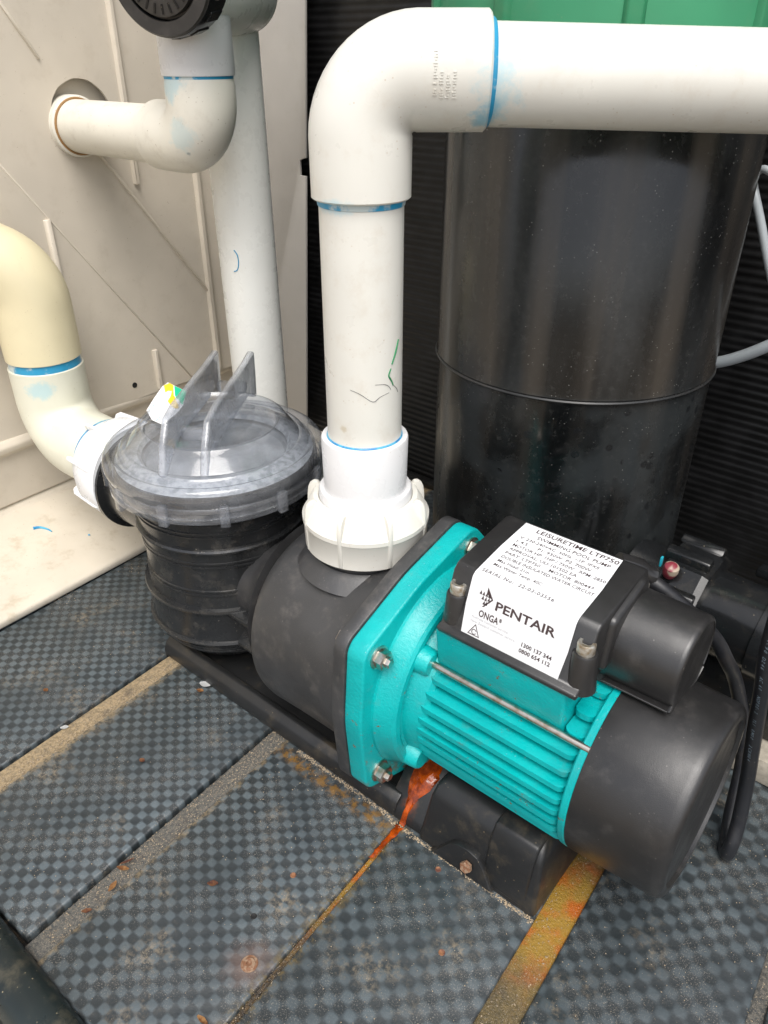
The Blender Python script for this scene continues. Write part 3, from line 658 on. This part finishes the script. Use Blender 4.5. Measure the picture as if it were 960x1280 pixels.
# --- rating label, folded over the box
L0, L1 = .1460, .2300
fb, ft, tp = Vector((0, -.0667, .2262)), Vector((0, -.0520, .2722)), Vector((0, .0165, .2832))
off1 = Vector((0, -.953, .304))*.0006; off2 = Vector((0, -.16, .987))*.0006
path = [fb+off1, fb.lerp(ft, .5)+off1, fb.lerp(ft, .90)+off1]
for i in range(1, 7):
    k = i/7; A = fb.lerp(ft, .90)+off1; B = ft.lerp(tp, .075)+off2; Cc = ft+(off1+off2)*.9
    path.append(A*(1-k)**2+Cc*2*k*(1-k)+B*k*k)
path += [ft.lerp(tp, .075)+off2, ft.lerp(tp, .5)+off2, tp+off2]
bm = bmesh.new(); rows = []
for i, p_ in enumerate(path):
    r_ = .0018 if i in (0, len(path)-1) else 0
    rows.append((bm.verts.new((L0+r_, p_.y, p_.z)), bm.verts.new((L1-r_, p_.y, p_.z))))
# small rounded ends
for A, B in zip(rows, rows[1:]): bm.faces.new((A[0], A[1], B[1], B[0]))
label = obj('rating_label', bm, 'label', pump, smooth=60)
label['label'] = 'white printed rating label folded over the terminal box'
W_ = L1-L0
T = (tp-ft); U = Vector((W_, 0, 0))
O2 = Vector((L0, ft.y, ft.z))+off2*1.35
ln = [('LEISURETIME LTP750', .17, .905, .060, .97, 1.0), ('SWIMMING POOL PUMP', .22, .815, .048, .93, 1.0),
      ('V: 230-240VAC  50Hz  ~1P  IPX5', .085, .735, .042, .86, 1.0), ('I: 4.5      P1: 930W  P2: 700W', .085, .660, .042, .82, 1.0),
      ('MOTOR HP: 1HP / 750W   RPM: 2850', .085, .585, .042, .985, 1.0), ('APPROVAL: ULI-101502 EA', .085, .510, .042, .75, 1.0),
      ('PART: LTP750     MOTOR: 800447', .085, .435, .042, .94, 1.0), ('DOUBLE INSULATED WATER CIRCUIT', .085, .360, .042, .975, 1.0),
      ('Max Head: 21m', .085, .285, .042, .40, 1.0), ('Max Water Temp: 40C', .085, .210, .042, .56, 1.0),
      ('SERIAL No:  22-03-03556', .04, .075, .046, .74, 1.15)]
bm = bm_text(ln[:1], O2, U, T, bold=.012)
obj('label_print', bm_text(ln[1:], O2, U, T, bm, bold=.005), 'ink', label, smooth=0)
F_ = (ft-fb); O1 = Vector((L0, fb.y, fb.z))+off1*1.35
ln = [('PENTAIR', .285, .610, .135, .86, 1.0), ('ONGA', .145, .405, .105, .345, 1.0), ('®', .35, .455, .06, .375, 1.0),
      ('1300 137 344', .60, .265, .062, .885, 1.0), ('0800 654 112', .59, .165, .062, .885, 1.0)]
bm = bm_text(ln, O1, U, F_, bold=.022)
def tri(bm, pts):
    bm.faces.new([bm.verts.new(O1+U*s+F_*t_) for s, t_ in pts])
# arrow-shaped emblem built of small triangles
tri(bm, [(.175, .90), (.248, .735), (.232, .735), (.175, .80)]); tri(bm, [(.248, .735), (.175, .57), (.160, .57), (.232, .735)])
for (cx, cy) in ((.118, .775), (.148, .775), (.178, .775), (.148, .705), (.178, .705), (.208, .715), (.170, .635), (.192, .640), (.205, .775)):
    tri(bm, [(cx-.013, cy-.028), (cx+.013, cy-.028), (cx+.002, cy+.040)])
# triangle approval mark
def ring_tri(bm, c_, r_, wd):
    P = [(c_[0]+r_*.075*math.sin(R(a)), c_[1]+r_*.135*math.cos(R(a))) for a in (0, 120, 240)]; Q = [(c_[0]+(p[0]-c_[0])*wd, c_[1]+(p[1]-c_[1])*wd) for p in P]
    for i in range(3): tri(bm, [P[i], P[(i+1) % 3], Q[(i+1) % 3], Q[i]])
ring_tri(bm, (.145, .135), .95, .80)
cc = (.145, .130)
for i in range(14):
    a0, a1 = 2*PI*i/16+.4, 2*PI*(i+1)/16+.4
    tri(bm, [(cc[0]+.026*math.cos(a0), cc[1]+.045*math.sin(a0)), (cc[0]+.026*math.cos(a1), cc[1]+.045*math.sin(a1)), (cc[0]+.019*math.cos(a1), cc[1]+.033*math.sin(a1)), (cc[0]+.019*math.cos(a0), cc[1]+.033*math.sin(a0))])
obj('label_print', bm, 'ink', label, smooth=0)
obj('label_fine_print', bm_text([('Australia customer service:', .085, .345, .040, .46, 1.0), ('New Zealand customer service:', .085, .275, .040, .54, 1.0)], O1, U, F_, bold=0), 'ink_grey', label, smooth=0)

for o in (ad, ):
    o.location.x += .0045
for o in casing.children:
    if o.name.startswith(('casing_flange', 'bolt_head')): o.location.x += .0045
for o in (tb, cap, label): o.location += Vector((-.0060, .0120, -.0092))

# ------------------------------------------------------------------ discharge pipework
dis = thing('discharge_pipe', (0, 0, .205), 'white upright discharge pipe with union nut and elbow, rising from the pump casing', 'pipe')
# union nut with lugs
np_ = [(.2160, .0470), (.2160, .0525), (.2172, .0538), (.2400, .0546), (.2412, .0555), (.2450, .0555), (.2465, .0542), (.2610, .0468), (.2628, .0450), (.2628, .0410), (.2600, .0400), (.2560, .0385)]
nut = obj('union_nut', bm_revolve(np_, (0, 0, 0), (0, 0, 1), 96, cap=False), 'pvc_nut', dis)
for k in range(8):
    a = R(-72+45*k); e = Vector((math.cos(a), math.sin(a), 0)); s = Vector((-e.y, e.x, 0))
    pr = [(.0440, .2560), (.0500, .2190), (.0545, .2170), (.0556, .2400), (.0564, .2440), (.0560, .2510), (.0550, .2580), (.0530, .2625), (.0500, .2650), (.0465, .2655), (.0445, .2640)]
    obj('nut_lug', bm_prism([e*r_+Vector((0, 0, z))-s*.0021 for r_, z in pr], s*.0042, .0013, 2), 'pvc_nut', nut)
obj('tail_flange', bm_revolve([(.255, .0400), (.2690, .0400), (.2705, .0390), (.2705, 0)], (0, 0, 0), (0, 0, 1), 64, cap=False), 'pvc_collar', dis)
obj('socket_collar', bm_revolve([(.2650, .0352), (.3165, .0362), (.3180, .0355), (.3182, .0345), (.3182, .0312), (.3100, .0308)], (0, 0, 0), (0, 0, 1), 64, cap=False), 'pvc_collar', dis)
obj('primer_ring', bm_revolve([(.3110, .0316), (.3190, .0314), (.3196, .0308), (.3196, .0300)], (0, 0, 0), (0, 0, 1), 64, cap=False), 'primer', dis)
obj('upright_pipe', bm_revolve([(.312, .0304), (.515, .0304)], (0, 0, 0), (0, 0, 1), 64), 'pvc_discharge', dis)
EZ = .578; pd = Vector((1, .82, 0)).normalized(); EB = .0375
def socket_tube(pts, r, end_r=.0012):
    return bm_tube(pts, r, 64)
pts = [Vector((0, 0, .5010)), Vector((0, 0, .5022)), Vector((0, 0, .52))] + arc((pd.x*EB, pd.y*EB, EZ-EB), tuple(-pd), (0, 0, 1), EB, 0, PI/2, 14) + [Vector((0, 0, EZ))+pd*.066, Vector((0, 0, EZ))+pd*.0820, Vector((0, 0, EZ))+pd*.0835]
rr = [.0337, .0352, .0353] + [.0353-.0008*math.sin(PI*i/14) for i in range(15)] + [.0353, .0352, .0338]
elb = obj('elbow', bm_tube(pts, rr, 64), 'pvc_discharge', dis)
obj('primer_ring', bm_revolve([(.4965, .0304), (.4970, .0311), (.5016, .0319)], (0, 0, 0), (0, 0, 1), 64, cap=False), 'primer_patchy', dis)
hp0 = Vector((0, 0, EZ))
obj('level_pipe', bm_revolve([(.075, .0303), (.80, .0303)], hp0, (pd.x, pd.y, -.022), 64), 'pvc_discharge', dis)
obj('primer_ring', bm_revolve([(.0830, .0322), (.0860, .0312), (.0866, .0304)], hp0+Vector((0, 0, -.0007)), tuple(pd), 64, cap=False), 'primer_patchy', dis)
# raised mould lettering on the elbow (too small to read), running round the socket
sv = pd.cross(Vector((0, 0, 1)))            # towards the camera side
def emb(bm, s, ang_, hgt, wid):
    e = sv*math.cos(ang_)+Vector((0, 0, 1))*math.sin(ang_); f = -sv*math.sin(ang_)+Vector((0, 0, 1))*math.cos(ang_)
    o0 = hp0+pd*s+e*.0350; bmx = bm_prism([o0-pd*hgt/2-f*wid/2, o0+pd*hgt/2-f*wid/2, o0+pd*hgt/2+f*wid/2, o0-pd*hgt/2+f*wid/2], e*.0007, bm=bm)
bm = bmesh.new()
for ci, s in enumerate((.0480, .0520, .0560, .0600)):
    n_ = (17, 10, 9, 10)[ci]
    for i in range(n_):
        if random.random() < .12: continue
        a = R(-22+i*2.6+random.uniform(-.3, .3)); emb(bm, s+random.uniform(-.0003, .0003), a, random.choice((.0022, .0026, .0014)), .0006)
        if random.random() < .6: emb(bm, s+random.uniform(-.0008, .0008), a+R(1), .0005, .0010)
obj('mould_lettering', bm, 'pvc_discharge', elb, smooth=0)
# green marker and black scuffs on the upright
camd = Vector((.3838, -.4325, 0)).normalized(); camr = Vector((-camd.y, camd.x, 0))
def on_pipe(u, z, r=.03065):
    x_ = max(-.99, min(.99, u/.0304)); return camr*(x_*r)+camd*(math.sqrt(1-x_*x_)*r)+Vector((0, 0, z))
def mark(pts, wd, nm, m):
    P = spline([on_pipe(u, z) for u, z in pts], 4)
    bm = bm_tube(P, [max(.00015, wd*(1-.3*abs(2*i/(len(P)-1)-1))) for i in range(len(P))], 6); return obj(nm, bm, m, dis)
mark([(.0262, .4035), (.0240, .3945), (.0212, .3860)], .0008, 'marker_stroke', 'marker')
mark([(.0205, .3830), (.0188, .3780), (.0200, .3750), (.0215, .3715), (.0222, .3690)], .0007, 'marker_stroke', 'marker')
mark([(-.0105, .3685), (-.0030, .3655), (.0065, .3590), (.0120, .3620), (.0190, .3640)], .00022, 'scuff', 'scratch')
mark([(.0085, .3725), (.0160, .3715), (.0190, .3690), (.0205, .3660)], .00022, 'scuff', 'scratch')
mark([(.0218, .3700), (.0250, .3650), (.0262, .3610)], .00022, 'scuff', 'scratch')

# ------------------------------------------------------------------ suction pipework (left)
suc = thing('suction_pipe', (-.53, 0, .10), 'cream and pale suction elbows joined to the strainer with a white nut', 'pipe')
SZ = .160; SX = -.532; SRr = .0448
pts = [Vector((-.422, 0, SZ)), Vector((-.425, 0, SZ)), Vector((-.470, 0, SZ))] + arc((SX+.052, 0, SZ+.052), (0, 0, -1), (-1, 0, 0), .052, 0, PI/2, 14) + [Vector((SX, 0, .238)), Vector((SX, 0, .2535)), Vector((SX, 0, .2545))]
obj('lower_elbow', bm_tube(pts, [.0430, .0445]+[SRr]*(len(pts)-4)+[.0448, .0435], 64), 'pvc_greenish', suc)
obj('primer_band', bm_revolve([(.2500, .0425), (.2546, .0432), (.2680, .0420)], (SX, 0, 0), (0, 0, 1), 64, cap=False), 'primer_patchy', suc)
ed_ = Vector((-.55, -.83, 0)).normalized()
EU = .330
pts = [Vector((SX, 0, .2640)), Vector((SX, 0, .2652)), Vector((SX, 0, .285))] + arc((SX+ed_.x*.055, ed_.y*.055, EU-.0), tuple(-ed_), (0, 0, 1), .055, 0, PI/2, 14) + [Vector((SX, 0, EU+.055))+ed_*k for k in (.09, .16)]
obj('upper_elbow', bm_tube(pts, [.0430, .0448]+[.0452]*(len(pts)-2), 64), 'pvc_cream', suc)
obj('primer_ring', bm_revolve([(0, .0475), (.005, .0465), (.0055, .0435)], (-.4200, 0, SZ), (-1, 0, 0), 64, cap=False), 'primer', suc)
n2p = [(.0, .0470), (.0, .0505), (.003, .0525), (.018, .0585), (.021, .0605), (.058, .0620), (.060, .0610), (.060, .0550), (.04, .0540)]
n2 = obj('suction_nut', bm_revolve(n2p, (-.4210, 0, SZ-.004), (1, 0, 0), 96, cap=False), 'nut_white', suc)
for k in range(8):
    a = R(22+45*k); e = Vector((0, math.cos(a), math.sin(a))); s = Vector((0, -e.z, e.y)); o0 = Vector((-.4210, 0, SZ-.004))
    pr = [(-.005, .0510), (-.004, .0570), (.004, .0615), (.046, .0638), (.055, .0628), (.052, .0570), (.02, .0540)]
    obj('nut_lug', bm_prism([o0+Vector((x_, 0, 0))+e*r_-s*.0018 for x_, r_ in pr], s*.0036, .0012, 2), 'nut_white', n2)

# ------------------------------------------------------------------ upright white pipe and the valve line through the wall
LX, LY, LR = -.400, .234, .0362
sp = obj('upright_pipe', bm_revolve([(.0006, LR), (.70, LR)], (LX, LY, 0), (-.012, 0.0, 1), 64), 'pvc_stand', base=(LX, LY, 0)); tag(sp, 'plain white upright pipe behind the strainer, standing against the beige wall', 'pipe')
def on_stand(u, z):
    d_ = (Vector((.3838, -.4325, 0))-Vector((LX, LY, 0))).normalized(); r_ = Vector((-d_.y, d_.x, 0)); x_ = u/LR
    return Vector((LX-.012*z, LY, z))+r_*(x_*LR*1.005)+d_*(math.sqrt(1-x_*x_)*LR*1.005)
P = spline([on_stand(u, z) for u, z in ((-.016, .378), (-.0125, .372), (-.0120, .362), (-.0145, .354), (-.0185, .352))], 5)
obj('primer_smear', bm_tube(P, .0007, 6), 'primer_patchy', sp)
val = thing('valve_line', (-.355, .125, .44), 'stained white elbow pipe with black valve knob, out of the wall hole', 'pipe')
VX, VY, VH, VR = -.3375, .134, .5095, .0358
wp = Vector((WX, .1400, .5090))
dv = (wp-Vector((VX, VY, VH))); dvn = dv.normalized()
bm = bm_tube([wp+dvn*.03, Vector((VX, VY, VH))+dvn*.06], .0302, 48); obj('level_pipe', bm, 'pvc_old', val)
obj('wall_collar', bm_tube([wp+dvn*.020, wp-dvn*.0085, wp-dvn*.010], [.0352, .0350, .0330], 48), 'pvc_old', val)
obj('seal_bead', bm_tube([wp-dvn*.0095+(q_) for q_ in [Vector((0, .0312*math.cos(2*PI*i/40), .0312*math.sin(2*PI*i/40))) for i in range(41)]], .0016, 8), plastic('brown_sealant', (.34, .19, .07), .5), val)
b_ = .038; cpt = Vector((VX, VY, VH))
pts = [cpt+dvn*.0800, cpt+dvn*.0785, cpt+dvn*.055] + [cpt+(dvn*b_+Vector((0, 0, b_)))+(-Vector((0, 0, 1))*math.cos(t_)-dvn*math.sin(t_))*b_ for t_ in [PI/2*i/14 for i in range(15)]] + [cpt+Vector((0, 0, .050)), cpt+Vector((0, 0, .0575)), cpt+Vector((0, 0, .0585))]
rr = [.0325, .0354]+[VR]*(len(pts)-4)+[.0345, .0340]
obj('elbow', bm_tube(pts, rr, 48), 'pvc_old', val)
obj('primer_ring', bm_revolve([(.0560, .0349), (.0590, .0350), (.0590, .030)], cpt, (0, 0, 1), 48, cap=False), 'primer_patchy', val)
obj('valve_socket', bm_revolve([(.0585, .0345), (.0587, .0366), (.0600, .0372), (.150, .0366)], cpt, (0, 0, 1), 48), 'pvc_collar', val)
vb = cpt+Vector((0.004, 0, .137))
obj('valve_body', bm_tube([vb+Vector((.006, -.045, 0)), vb+Vector((0, 0, 0)), vb+Vector((-.030, .06, 0)), vb+Vector((-.052, .100, 0)), vb+Vector((-.062, .118, 0)), vb+Vector((-.064, .121, 0))], [.043, .043, .043, .043, .041, .036], 48), 'pvc_stand', val)
fc = vb+Vector((.026, -.048, .008)); fd = Vector((.34, -.94, -.14)).normalized()
kn = obj('valve_knob', bm_revolve([(-.022, .040), (-.020, .0535), (-.016, .0550), (.008, .0545), (.012, .0535), (.0140, .0500), (.0140, .0400), (.0100, .0390), (.0100, 0)], fc, fd, 96, cap=False), 'black_fitting', val)
obj('knob_face', bm_revolve([(.0142, .0405), (.0146, .0515), (.0120, .0532)], fc, fd, 96, cap=False), 'valve_face', kn)
obj('knob_disc', bm_revolve([(.0100, .0375), (.0155, .0368), (.0165, .0340), (.0165, 0)], fc, fd, 64, cap=False), 'valve_face', kn)
fu = fd.orthogonal().normalized(); fv = fd.cross(fu)
for i in range(24):
    a = 2*PI*i/24; e = fu*math.cos(a)+fv*math.sin(a); s = fd.cross(e)
    o0 = fc+fd*.0160+e*.0305; obj('knob_tick', bm_prism([o0-s*.0009-e*.004, o0+s*.0009-e*.004, o0+s*.0009+e*.004, o0-s*.0009+e*.004], fd*.0012), 'black_fitting', kn, smooth=0)
for i in range(16):
    a = 2*PI*i/16; e = fu*math.cos(a)+fv*math.sin(a); s = fd.cross(e); o0 = fc+fd*-.016+e*.0535
    obj('knob_grip', bm_prism([o0-s*.006, o0+s*.006, o0+s*.005+e*.0022, o0-s*.005+e*.0022], fd*.020, .0006, 1), 'black_fitting', kn, smooth=0)

# ------------------------------------------------------------------ right side: black union, paver, cables
pv = obj('paver', bm_box(.175, .46, .165, .262, .0006, .030, .004), 'concrete', base=(.31, .21, 0)); tag(pv, 'pale concrete paver lying on the deck behind the motor', 'paver')
bu = thing('black_union', (.27, .225, .03), 'glossy black pipe union lying behind the motor, right edge', 'fitting')
ux = Vector((1, -.05, 0)).normalized(); uo = Vector((.19, .212, .135))
obj('pipe', bm_revolve([(-.02, .0400), (.010, .0400), (.30, .0400)], uo, ux, 64), 'black_fitting', bu)
obj('collar', bm_revolve([(.108, .0400), (.109, .0430), (.150, .0432), (.1515, .0400)], uo, ux, 64), 'black_fitting', bu)
obj('nut', bm_revolve([(.015, .040), (.018, .0540), (.052, .0540), (.058, .0510), (.060, .040)], uo, ux, 10), 'black_fitting', bu, smooth=20)
for k in range(8):
    a = R(45*k+12); e = Vector((0, math.cos(a), math.sin(a))); s = Vector((0, -e.z, e.y)); o0 = uo+ux*.012+e*.050
    obj('nut_grip', bm_prism([o0-s*.009, o0+s*.009, o0+s*.005+e*.009, o0-s*.005+e*.009], ux*.042, .002, 2), 'black_fitting', bu)
obj('stand', bm_box(.215, .40, .190, .245, .0302, .105, .004), 'black_fitting', bu)
obj('clip', bm_prism([uo+ux*.085+Vector((0, .020, .040)), uo+ux*.085+Vector((0, .048, .030)), uo+ux*.085+Vector((0, .050, .040)), uo+ux*.085+Vector((0, .020, .050))], ux*.03, .002, 2), 'black_fitting', bu)
kb = thing('painted_cap', (.215, .178, .150), 'small round cap in cream and red paint beside the black union', 'cap')
kc = Vector((.2155, .175, .1835))
obj('cap', bm_revolve([(-.0080, .003), (-.0075, .0050), (-.004, .0064), (0, .0072), (.005, .0066), (.0075, .0040), (.0082, 0)], kc, (.2, -.2, 1), 24), 'knob_paint', kb)
obj('tab', bm_box(kc.x-.0105, kc.x-.0085, kc.y-.003, kc.y+.001, kc.z+.001, kc.z+.011, .0005), 'cyan', kb)
obj('stem', bm_revolve([(-.045, .006), (-.010, .006)], kc, (.2, -.2, 1), 16), 'black_fitting', kb)
def cable(name, pts, r, mat, label, cat='cable', n=14):
    P = spline(pts, n); o = obj(name, bm_tube(P, r, 20), mat, base=pts[0]); return tag(o, label, cat), P
cb, P2 = cable('power_cable', [(.2200, .040, .262), (.2300, .0505, .254), (.2476, .0546, .245), (.2649, .0607, .232), (.2773, .0726, .215), (.2870, .0835, .198), (.296, .0902, .18), (.3035, .1088, .15), (.3157, .1248, .1), (.3258, .1225, .06), (.3335, .0970, .022), (.3390, .0770, .0098), (.3435, .0650, .0100), (.3448, .0650, .022), (.3428, .0740, .045), (.3385, .0775, .085), (.3345, .070, .13), (.3323, .0635, .16), (.3302, .0515, .2), (.3277, .0399, .24), (.327, .030, .31)], .0058, 'cable', 'black printed motor cable looping down to the deck behind the fan cowl')
obj('cable_gland', bm_revolve([(-.012, .011), (.006, .011), (.010, .0085), (.018, .0075)], (.224, .045, .258), (.80, .60, -.3), 10), 'black_box', cb)
# white print along the supply cable
txt = list('V-90 D246  AC 60  NOPRE-2  YLI 0M00  3C8N04')
cl = Vector((.3838, -.4325, .59)); bm = bmesh.new()
PP = P2[::-1]; acc = .0; seg = 0; pos = .050; pitch = .0034
cum = [0]
for a, b in zip(PP, PP[1:]): cum.append(cum[-1]+(b-a).length)
for ch in txt:
    pos += pitch
    if ch == ' ' or pos >= .30: continue
    i = max(k for k in range(len(cum)-1) if cum[k] <= pos); f = (pos-cum[i])/(cum[i+1]-cum[i]); p_ = PP[i].lerp(PP[i+1], f); tn = (PP[i+1]-PP[i]).normalized()
    nv = (cl-p_); nv = (nv-tn*nv.dot(tn)).normalized(); sd_ = tn.cross(nv)
    nv2 = (nv*.82+sd_*.57*(1 if sd_.x < 0 else -1)).normalized(); s2 = tn.cross(nv2)
    bm_text([(ch, 0, 0, .0027, None, 1)], p_+nv2*.00598-s2*.0013, tn, -s2 if (-s2).cross(tn).dot(nv2) < 0 else s2, bm)
obj('cable_print', bm, 'ink_white', cb, smooth=0)
cable('grey_conduit', [(.090, .414, .272), (.130, .412, .292), (.160, .410, .306), (.190, .408, .326), (.22, .406, .352), (.26, .404, .40)], .0062, 'grey_cable', 'light grey cable curving out from behind the black drum')
cable('thin_grey_lead', [(.1420, .412, .480), (.1490, .404, .470), (.160, .402, .448), (.176, .402, .412), (.20, .404, .36)], .0042, 'grey_cable', 'pale grey lead sloping down beside the drum, top right edge')
cable('pale_grey_lead', [(.1455, .405, .4905), (.152, .402, .494), (.164, .402, .490), (.19, .402, .484)], .0036, 'grey_cable', 'short pale grey lead above the sloping one, top right edge')

# ------------------------------------------------------------------ rust, screw, litter
def drape(poly, nm, m, lab, cat, hfun, n=9, th=.0016, seed=1):
    """irregular low mound over a polygon in x,y"""
    cx = sum(p[0] for p in poly)/len(poly); cy = sum(p[1] for p in poly)/len(poly); bm = bmesh.new()
    P = []
    for i in range(len(poly)):
        a, b = Vector((*poly[i], 0)), Vector((*poly[(i+1) % len(poly)], 0))
        for k in range(4): P.append(a.lerp(b, k/4))
    rings = []
    for j in range(n):
        f = 1-j/n; ring = []
        for p in P:
            x, y = cx+(p.x-cx)*f, cy+(p.y-cy)*f
            wob = .0016*f*noise.noise(Vector((x*260, y*260, seed)))
            x += wob; y += wob
            h = th*(1-f**3)*(1+.5*noise.noise(Vector((x*150, y*150, seed+3))))
            ring.append(bm.verts.new((x, y, hfun(x, y)+h)))
        rings.append(ring)
    for A, B in zip(rings, rings[1:]):
        for i in range(len(A)): bm.faces.new((A[i], A[(i+1) % len(A)], B[(i+1) % len(A)], B[i]))
    bm.faces.new(rings[-1]); o = obj(nm, bm, m, base=(cx, cy, hfun(cx, cy)), smooth=60); return tag(o, lab, cat)
def web_h(x, y):
    pts = [(-.086, .0005), (-.083, .0006), (-.0795, .0118), (-.058, .0345), (-.030, .0505), (.1, .0505)]
    for (a, ha), (b, hb) in zip(pts, pts[1:]):
        if y <= b: return ha+(hb-ha)*max(0, min(1, (y-a)/(b-a)))
    return .05
drape([(.1060, -.036), (.1210, -.037), (.1260, -.050), (.1245, -.060), (.1180, -.0675), (.1150, -.0755), (.1150, -.0850), (.1090, -.0845), (.1095, -.0755), (.1045, -.066), (.1005, -.052)], 'rust_deposit', 'wet_rust', 'wet orange rust deposit running down under the teal flange', 'rust', web_h, th=.0030)
drape([(.1075, -.0862), (.1155, -.0865), (.1150, -.0930), (.1140, -.110), (.1135, -.125), (.1105, -.127), (.1095, -.108), (.1085, -.094)], 'rust_trickle', 'wet_rust', 'thin orange rust trickle running from the pump along the plank seam', 'rust', lambda x, y: .0003, th=.0010, seed=5)
sc = obj('floor_screw', bm_revolve([(-.002, .0048), (.0008, .0048), (.0016, .0040), (.0016, .0022), (.0006, .0018), (.0006, 0)], (.100, -.252, 0), (.05, .02, 1), 28, cap=False), 'rusty', base=(.100, -.252, 0)); tag(sc, 'rusty round screw head in the near plank with a rust halo', 'screw')
obj('washer', bm_revolve([(.0002, .0066), (.0006, .0064), (.0007, .0045)], (.100, -.252, 0), (0, 0, 1), 28, cap=False), 'rusty', sc)
for i, (x, y) in enumerate(((.1625, -.098), (.206, -.152), (.073, -.180), (.0745, -.2250))):
    o = obj('drain_hole', bm_revolve([(.0002, .0026), (.0009, .0022), (.0006, .0014), (.0004, 0)], (x, y, 0), (0, 0, 1), 16, cap=False), ('leaf_dark', 'leaf_dark', 'leaf_dark', 'dark')[i], base=(x, y, 0))
    tag(o, ('rusty nail head just in front of the bolt-down lug', 'rusty nail head in the plank left of the yellow wet strip', 'brown stained nail head in the middle of the nearest plank', 'small dark nail head left of the rusty screw')[i], 'nail')
def flake(x, y, L, wd, rz, mat, label, z=.001, group=None, curl=.25, nm='leaf_fragment'):
    bm = bmesh.new(); n = 6; top = []
    for i in range(n+1):
        f = i/n; s = (f-.5)*L; h = wd*.5*math.sin(PI*min(.97, max(.06, f)))**.7*(1+.25*noise.noise(Vector((x*90+f*3, y*90, 1))))
        zz = curl*L*(4*(f-.5)**2)*.3+.0006
        row = []
        for k in (-1, -.3, .4, 1):
            px_, py_ = s, k*h
            row.append(bm.verts.new((x+px_*math.cos(rz)-py_*math.sin(rz), y+px_*math.sin(rz)+py_*math.cos(rz), z+zz+abs(k)*h*.35)))
        top.append(row)
    for A, B in zip(top, top[1:]):
        for i in range(3): bm.faces.new((A[i], A[i+1], B[i+1], B[i]))
    bmesh.ops.solidify(bm, geom=bm.faces[:], thickness=.0005)
    o = obj(nm, bm, mat, base=(x, y, z), smooth=60); return tag(o, label, 'debris', group)
FL = [(-.040, -.268, .011, .004, .5, 'leaf', 'curled brown leaf fragment in the gritty strip, farthest of three'), (-.0325, -.283, .010, .005, 1.9, 'leaf', 'orange brown leaf bit in the middle of the gritty strip'),
      (-.030, -.308, .008, .004, .9, 'leaf_dark', 'dark red leaf bit near the lower end of the gritty strip'), (-.043, -.262, .012, .0025, 1.2, 'leaf_dark', 'dark twig like leaf piece lying across the gritty strip'),
      (-.285, -.200, .006, .005, .2, 'leaf', 'tiny orange leaf speck on the far plank by the wall'), (.0285, -.2285, .009, .005, .7, 'leaf_dark', 'reddish leaf bit in the middle of the nearest full plank'),
      (-.125, -.190, .006, .005, .2, 'leaf_dark', 'brown grit lump on the plank between the sandy and gritty strips'), (.105, -.300, .010, .004, .1, 'leaf', 'reddish brown chip at the bottom edge of the picture'),
      (-.1575, -.094, .008, .005, .4, 'leaf', 'pinkish leaf chip below the white paper scrap'), (-.193, -.066, .009, .004, 1.2, 'leaf_dark', 'brown leaf bits at the far end of the sandy strip')]
for x, y, L, wd, rz, m, lab in FL: flake(x, y, L, wd, rz, m, lab)
flake(-.1605, -.085, .013, .008, .3, 'paper', 'torn white paper scrap on the plank before the strainer', nm='paper_scrap')
flake(-.223, -.215, .008, .005, .9, 'paper', 'small white scrap on the sandy strip', nm='paper_scrap', z=-.001)

# loose grit
def grit(n, place, smin, smax, nm, lab):
    vs, fs = [], []
    for _ in range(n):
        x, y, z = place(); r = random.uniform(smin, smax)*random.choice((.6, .8, 1, 1.5)); k = len(vs)
        a = random.uniform(0, 2*PI)
        for i in range(4): vs.append((x+r*math.cos(a+i*PI/2)*random.uniform(.7, 1.2), y+r*math.sin(a+i*PI/2)*random.uniform(.7, 1.2), z))
        vs.append((x, y, z+r*random.uniform(.6, 1.3)))
        fs += [(k, k+1, k+4), (k+1, k+2, k+4), (k+2, k+3, k+4), (k+3, k, k+4)]
    me = bpy.data.meshes.new(nm); me.from_pydata(vs, [], fs); me.materials.append(M['grain'])
    o = bpy.data.objects.new(nm, me); C.objects.link(o); tag(o, lab, kind='stuff'); return o
def line_x(xc, y): return xc+SL*(y-YC)
def strip_place():
    k = random.random(); y = random.uniform(-.34, .05)
    if k < .40: return line_x(random.gauss(-.212, .006), y), y, -.0005
    if k < .75: return line_x(random.uniform(-.058, -.036), y), y, -.0025
    if k < .87: return line_x(random.uniform(.249, .273), y), y, -.0032
    if k < .93: return line_x(random.gauss(.405, .006), random.uniform(-.2, .2)), random.uniform(-.2, .2), -.0005
    return line_x(random.gauss(.112, .004), y), y, -.0005
def edge_place():
    x = random.uniform(-.02, .247); return x, -.0835-.0030*(x > .1)+random.gauss(0, .0012), .0
grit(1500, edge_place, .0003, .0008, 'foot_grit', 'pale grit line along the foot of the pump base')
grit(7000, strip_place, .0002, .0006, 'sand_grit', 'sand and grit lying in the plank joints')
clus = [(-.12, -.10, .05), (-.17, -.07, .03), (-.14, -.27, .05), (-.10, -.30, .03), (.0, -.115, .035), (.06, -.13, .04), (.17, -.11, .03), (.32, -.05, .05), (.36, .02, .05), (.33, .10, .05), (.30, -.12, .05), (-.26, -.12, .05), (.05, -.27, .06), (.19, -.2, .06), (-.42, -.1, .01), (-.41, 0, .01)]
def clus_place():
    x, y, s = random.choice(clus); return random.gauss(x, s), random.gauss(y, s), .0
grit(4200, clus_place, .00015, .00042, 'loose_grit', 'fine grit scattered over the deck planks')

for o in bpy.data.objects:
    if '_w' in o: del o['_w']
